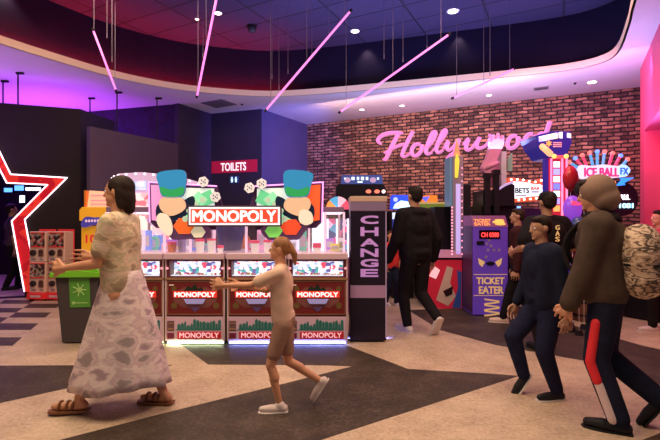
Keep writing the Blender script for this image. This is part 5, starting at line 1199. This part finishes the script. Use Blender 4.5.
def make_pants(m, g_=.012, to=1.0, nm='trousers', flare=0.0, stripe=None):
    def fn(c):
        h, b_ = c['h'], c['b']; S = [('s', c['hip'] + Vector((0, 0, .012 * h)), (.064 * h * b_ + g_, .090 * h * b_ + g_, .066 * h))]
        for hj, kn, an, ft, fd in c['legs']:
            if to >= 1:
                S += [('c', hj, .051 * h * b_ + g_, kn, .034 * h * b_ + g_), ('c', kn, .034 * h * b_ + g_, an + Vector((0, 0, .012 * h)), .024 * h + g_ + flare)]
            else:
                S += [('c', hj, .051 * h * b_ + g_, hj.lerp(kn, min(1, to * 2)), .038 * h * b_ + g_)]
        o = grown(nm, S, m, c['t'], voxel=c['v'])
        if stripe:
            for (leg, sx, sy, mm, a0, a1, nm2) in stripe:
                hj, kn, an, ft, fd = c['legs'][leg]; off = Vector((sx, sy, 0)) * h
                def at(u): return (hj.lerp(kn, u * 2) if u < .5 else kn.lerp(an, (u - .5) * 2)) + off * (1 - .35 * u)
                pts = [at(a0 + (a1 - a0) * i / 6) for i in range(7)]
                SS = []
                for i in range(6): SS.append(('c', pts[i], .019 * h, pts[i + 1], .019 * h))
                grown(nm2, SS, mm, o, voxel=.008)
    return fn
def make_shoes(m, sole, tall=.0):
    def fn(c):
        h = c['h']
        for hj, kn, an, ft, fd in c['legs']:
            upv = Vector((0, 0, 1)); upv = (upv - fd * upv.dot(fd)).normalized()
            o = grown('shoe', [('c', an + Vector((0, 0, .0)), .026 * h, ft - fd * .018 * h, .026 * h), ('c', ft - fd * .024 * h, .0245 * h, ft + fd * .055 * h, .024 * h), ('c', ft + fd * .05 * h, .025 * h, ft + fd * .103 * h, .0175 * h)], m, c['t'], voxel=.007, smooth=2)
            low = .020 * h
            q = B(); sd = fd.cross(upv)
            prof = [(-.048, .017), (-.040, .024), (.0, .025), (.05, .030), (.09, .028), (.118, .018), (.126, .0)]
            pts = [(a, s_) for a, s_ in prof] + [(a, -s_) for a, s_ in reversed(prof[:-1])]
            va = [q.bm.verts.new(ft + fd * a * h + sd * s_ * h - upv * low + upv * .006 * h) for a, s_ in pts]; vb = [q.bm.verts.new(ft + fd * a * h + sd * s_ * h - upv * low - upv * 0.0 * h) for a, s_ in pts]
            q.face(va); q.face(vb[::-1])
            for i in range(len(pts)): q.face([va[i], vb[i], vb[(i + 1) % len(pts)], va[(i + 1) % len(pts)]])
            q.obj('sole', sole, o)
    return fn
SOLE_W = mat('sole_white', (.72, .66, .66), .5); SOLE_B = mat('sole_black', (.02, .02, .022), .6)
SHOE_B = mat('shoe_black', (.015, .015, .02), .5); SHOE_W = mat('shoe_white', (.68, .60, .60), .5)
BLK = mat('cloth_black', (.013, .011, .014), .9, var=.2, scale=20, bump=.4); NVY = mat('cloth_navy', (.012, .015, .035), .85, var=.2, scale=18, bump=.4)

# --- woman in a long print dress walking to the left
DRESS = patchy('dress_print', [(.20, .16, .18), (.42, .30, .36), (.76, .60, .63), (.82, .70, .69), (.60, .44, .50), (.72, .58, .60), (.36, .29, .31)], 4.5, (1, 1, 1.7), kind='SOFT')
BODICE = patchy('bodice_print', [(.16, .13, .12), (.45, .34, .22), (.78, .62, .44), (.50, .45, .28), (.75, .60, .48)], 7, (1, 1, 2.2), kind='SOFT')
def dress(c):
    h = c['h']; S = torso(c, .014, .0, .98) + sleeves(c, .012, .34, .008)
    top_ = grown('bodice', S, BODICE, c['t'], voxel=.009)
    q = B(); rings = []; N = 64
    for k in range(15):
        u = k / 14; z = .60 * h - (.60 * h - .115 * h) * u
        rx = .120 + .235 * u ** .9; ry = .145 + .11 * u ** 1.1; cxx = .03 * u
        ring_ = []
        for i in range(N):
            a = 2 * math.pi * i / N; wv = 1 + (.045 * math.sin(9 * a + 1.3) + .03 * math.sin(14 * a + 4 * u)) * u
            ring_.append(q.bm.verts.new((cxx + rx * wv * math.cos(a), ry * wv * math.sin(a), z + .02 * math.sin(3 * a + 1) * u)))
        rings.append(ring_)
    for a, b_ in zip(rings, rings[1:]):
        for i in range(N): q.face([a[i], a[(i + 1) % N], b_[(i + 1) % N], b_[i]])
    o = q.obj('skirt', DRESS, c['t'], smooth=True); so = o.modifiers.new('cloth', 'SOLIDIFY'); so.thickness = .006
def sandals(c):
    h = c['h']; LM = mat('sandal_leather', (.22, .08, .03), .5)
    for hj, kn, an, ft, fd in c['legs']:
        upv = Vector((0, 0, 1)); upv = (upv - fd * upv.dot(fd)).normalized(); sd = fd.cross(upv)
        q = B(); prof = [(-.045, .016), (-.03, .022), (.03, .024), (.08, .028), (.115, .018), (.122, 0)]
        pts = prof + [(a, -s_) for a, s_ in reversed(prof[:-1])]
        va = [q.bm.verts.new(ft + fd * a * h + sd * s_ * h - upv * .0145 * h) for a, s_ in pts]; vb = [q.bm.verts.new(ft + fd * a * h + sd * s_ * h - upv * .0235 * h) for a, s_ in pts]
        q.face(va); q.face(vb[::-1])
        for i in range(len(pts)): q.face([va[i], vb[i], vb[(i + 1) % len(pts)], va[(i + 1) % len(pts)]])
        o = q.obj('sandal_sole', LM, c['t'])
        for a in (.02, .045, .075):
            q = B(); cc = ft + fd * a * h; n_ = 14; pp = [cc + sd * (.0225 * h * math.cos(t_)) + upv * (.0225 * h * math.sin(t_) - .004 * h) for t_ in [math.pi * i / n_ for i in range(n_ + 1)]]
            for i in range(n_): q.cyl(pp[i] - fd * .004 * h, pp[i + 1] - fd * .004 * h, .006 * h, n=6)
            q.obj('strap', LM, o)
def bag(c):
    h = c['h']; q = B(); BM_ = mat('bag_dark', (.03, .015, .02), .5)
wx, wd = gx(124, 3.26), 3.26
figure('woman in long pale print dress and tan sandals walking left, past the green lidded bin', wx, wd, 180, 1.72, 'warm', lean=.05, feet=((.175, .045), (-.155, -.05)), lift=(0, 0), wrists=((.21, .07, .615), (.17, -.10, .645)),
       hair=long_hair, hair_col=(.022, .012, .010), bottom=dress, shoes=sandals, head_nod=.05, elbow_pole=(-1, 0, -1), name='person')

# --- girl striding left before the coin pushers
PEACH = mat('peach_cotton', (.72, .50, .40), .85, var=.12, scale=14); TANS = mat('tan_shorts', (.34, .20, .16), .85, var=.12, scale=14)
figure('young girl in peach top and tan shorts striding left before the coin pushers', gx(284, 3.26), 3.26, 180, 1.27, 'warm', lean=.06, feet=((.02, .04), (-.22, -.05)), lift=(0, .10), wrists=((.33, .06, .73), (.27, -.13, .70)),
       hair=pony_hair, hair_col=(.30, .13, .05), top=make_top(PEACH, .010, .35, -.0, nm='top', grow=.008), bottom=make_pants(TANS, .012, .36, nm='shorts'), shoes=make_shoes(mat('shoe_pale', (.70, .58, .56), .5), SOLE_W), elbow_pole=(0, 0, -1), curl=.3, build=.92, voxel=.0075)

# --- man in black hoodie walking away to the left
figure('man in black hooded top and black trousers walking away beyond the change machine', gx(416, 5.5), 5.5, 118, 1.82, 'tan', lean=.04, feet=((.03, .05), (-.16, -.05)), lift=(0, .07), wrists=((.09, .17, .50), (.02, -.17, .50)),
       hair=short_hair, hair_col=(.015, .010, .008), top=make_top(BLK, .030, 1.0, .01, 'down', nm='hooded_top', loose=1.12), bottom=make_pants(BLK, .016), shoes=make_shoes(SHOE_W, SOLE_W), build=1.05)
# --- child in red top beyond the change machine
REDC = mat('cloth_red', (.60, .04, .04), .85, var=.15, scale=14)
figure('child in red top and dark trousers seen between change machine and black-hooded man', gx(391, 7.2), 7.2, -60, 1.22, 'warm', feet=((.05, .05), (-.05, -.05)), hair=short_hair, hair_col=(.05, .02, .01),
       top=make_top(REDC, .014, .45, -.0, nm='shirt', grow=.01), bottom=make_pants(NVY, .014), shoes=make_shoes(SHOE_W, SOLE_W))

# --- person in cap and black t-shirt
def cap_tee(c):
    make_top(BLK, .022, .36, .02, nm='t_shirt', loose=1.1, grow=.02)(c); h = c['h']; HP = c['HP']
    cp_ = grown('cap', [('s', HP(-.006, 0, .034), (.060 * h, .050 * h, .040 * h), c['E']), ('c', HP(.045, .02, .030), .008 * h, HP(.045, -.02, .030), .008 * h), ('c', HP(.08, .012, .022), .006 * h, HP(.08, -.012, .022), .006 * h), ('c', HP(.05, 0, .030), .010 * h, HP(.08, 0, .023), .008 * h)], BLK, c['t'], voxel=.007)
    q = B(); back = c['chest'] + Vector((-.067 * h * 1.1 * c['b'] - .030, 0, .02))
    for k, (ch, zz) in enumerate((('G', .06), ('A', .0), ('S', -.06))):
        q2 = B(); q2.text(ch, -.022, .022, zz - .024, zz + .024, 0, .004, 0, .02)
        M = Matrix.Translation(back) @ Matrix.Rotation(R(-90), 4, 'Z')
        q2.obj('print_letter', YP, c['top'], M=M)
figure('person in black cap and black t-shirt with small yellow print, facing the games', gx(547, 4.75), 4.75, 100, 1.70, 'tan', feet=((-.02, .06), (.10, -.06)), wrists=((.10, .17, .62), (.14, -.16, .60)),
       hair=short_hair, hair_col=(.02, .012, .01), top=cap_tee, bottom=make_pants(BLK, .018), shoes=make_shoes(SHOE_B, SOLE_B), build=1.1)
# --- person in brown dark top with pale shoes, between kiosk and boy
BRN = mat('cloth_maroon', (.045, .014, .018), .9, var=.2, scale=18)
figure('person in dark maroon top with cream shoes beside the purple ticket kiosk', gx(519, 6.0), 6.0, 160, 1.55, 'tan', lean=.03, feet=((.13, .05), (-.12, -.05)), lift=(0, .02), hair=short_hair, hair_col=(.03, .014, .01),
       top=make_top(BRN, .018, 1.0, .0, nm='sweater'), bottom=make_pants(BLK, .016), shoes=make_shoes(mat('shoe_cream', (.66, .50, .42), .5), SOLE_W))
# --- boy in navy walking left in front
figure('boy in dark navy top and dark trousers with black white-soled trainers, walking left', gx(546, 3.50), 3.50, 186, 1.43, 'tan', lean=.06, feet=((-.03, .05), (.10, -.055)), lift=(0, .05), wrists=((-.02, .15, .47), (.09, -.15, .49)),
       hair=short_hair, hair_col=(.018, .010, .008), top=make_top(NVY, .020, .95, .01, 'down', nm='jacket', loose=1.15), bottom=make_pants(mat('cloth_ink', (.014, .016, .045), .85, var=.2, scale=18), .016), shoes=make_shoes(SHOE_B, SOLE_W), build=1.08, head_nod=.12)

# --- grey hooded person with patterned backpack
OLIVE = mat('cloth_olive', (.075, .052, .042), .9, var=.22, scale=9, bump=.4); HOODG = mat('hood_taupe', (.26, .17, .135), .9, var=.15, scale=9, bump=.3)
REDS = mat('stripe_cloth_red', (.75, .02, .035), .7); WHS = mat('stripe_cloth_white', (.70, .55, .58), .7)
def hooded(c):
    make_top(OLIVE, .036, 1.0, .075, None, nm='jacket', loose=1.12)(c); h = c['h']; HP = c['HP']
    grown('hood', [('s', HP(-.018, 0, .012), (.070 * h, .064 * h, .068 * h), c['E']), ('s', HP(-.035, 0, -.03), (.058 * h, .060 * h, .055 * h), c['E'])], HOODG, c['t'], voxel=.009)
    grown('scarf', [('c', c['neck'] + Vector((.03 * h, .03 * h, .0)), .036 * h, c['neck'] + Vector((.03 * h, -.03 * h, .0)), .036 * h), ('s', c['neck'] + Vector((-.03 * h, 0, .0)), (.05 * h, .07 * h, .035 * h))], BLK, c['t'], voxel=.009)
hx, hy = gx(607, 3.08), 3.08
hc = figure('person in taupe hood and dark olive jacket, red and white striped trousers, walking left', hx, hy, 146, 1.70, 'warm', lean=.08, feet=((-.04, .10), (-.17, -.02)), lift=(0, .07), wrists=((.125, .13, .485), (.02, -.16, .475)),
       hair=short_hair, hair_col=(.02, .012, .01), top=hooded, bottom=make_pants(NVY, .020, flare=.01, stripe=[(0, .022, .052, REDS, .18, .66, 'red_stripe'), (0, .020, .046, WHS, .68, .97, 'white_stripe')]), shoes=make_shoes(SHOE_B, SOLE_B), build=1.06, head_nod=.20, curl=.8)
# backpack: carried, a thing of its own, resting against the jacket
CAMO = patchy('backpack_pattern', [(.50, .36, .27), (.14, .09, .07), (.66, .50, .38), (.40, .27, .19), (.08, .055, .045), (.60, .45, .35), (.28, .19, .14)], 6, (1.2, 1.2, 3), kind='NOISE')
t = thing('backpack', (hx, hy, 0), 'tan and brown patterned backpack worn by the hooded person', 'backpack', None, R(146))
bx = -.195; hH = 1.68
grown('main_bag', [('s', (bx, .03, 1.16), (.14, .20, .22)), ('s', (bx - .01, .03, 1.02), (.14, .19, .15)), ('s', (bx + .03, .03, 1.24), (.10, .17, .13))], CAMO, t, voxel=.012)
grown('front_pocket', [('s', (bx - .12, .03, 1.03), (.07, .15, .11))], CAMO, t, voxel=.01)
q = B(); q.box(bx - .12, bx + .10, -.15, .20, 1.10, 1.115); q.obj('zip_band', BLK, t, .004)
for sy in (.10, -.10):
    q = B(); pts = cr([(bx + .10, sy, 1.28), (bx + .22, sy * 1.1, 1.40), (bx + .36, sy * 1.1, 1.37), (bx + .45, sy * 1.2, 1.22), (bx + .40, sy * 1.5, 1.05), (bx + .22, sy * 1.7, .96)], 4)
    grown('strap', [('c', a, .017, b_, .017) for a, b_ in zip(pts, pts[1:])], BLK, t, voxel=.008, smooth=4)
q = B(); pts = cr([(bx + .08, .04, 1.30), (bx + .06, .0, 1.36), (bx + .08, -.04, 1.30)], 5)
for a, b_ in zip(pts, pts[1:]): q.cyl(a, b_, .008, n=8)
q.obj('grab_handle', BLK, t)

# --- far right, in the star doorway, and beyond the canopy
figure('dark-haired person with white shoes, cut off by the picture edge near the pink wall', gx(659, 5.6), 5.6, 175, 1.52, 'fair', feet=((.08, .05), (-.08, -.05)), hair=short_hair, hair_col=(.015, .01, .008),
       top=make_top(mat('cloth_rose', (.45, .06, .12), .85), .016, 1.0, .0, nm='top'), bottom=make_pants(BLK, .016), shoes=make_shoes(SHOE_W, SOLE_W))
figure('person in dark clothes standing inside the star doorway', gx(12, 8.9), 8.9, 40, 1.72, 'tan', feet=((.06, .05), (-.06, -.05)), hair=short_hair, hair_col=(.02, .01, .01),
       top=make_top(mat('cloth_dusk', (.07, .04, .08), .85), .018, .4, .0, nm='shirt', loose=1.1), bottom=make_pants(BLK, .016), shoes=make_shoes(SHOE_B, SOLE_B))
figure('person in orange top seen through the canopy glass under the word board', gx(238, 6.9), 6.9, -50, 1.38, 'warm', feet=((.04, .05), (-.04, -.05)), wrists=((.16, .12, .70), (.14, -.12, .72)), hair=short_hair, hair_col=(.06, .02, .01),
       top=make_top(mat('cloth_orange', (.62, .20, .10), .85), .014, .4, .0, nm='top'), bottom=make_pants(BLK, .014), shoes=make_shoes(SHOE_B, SOLE_B))
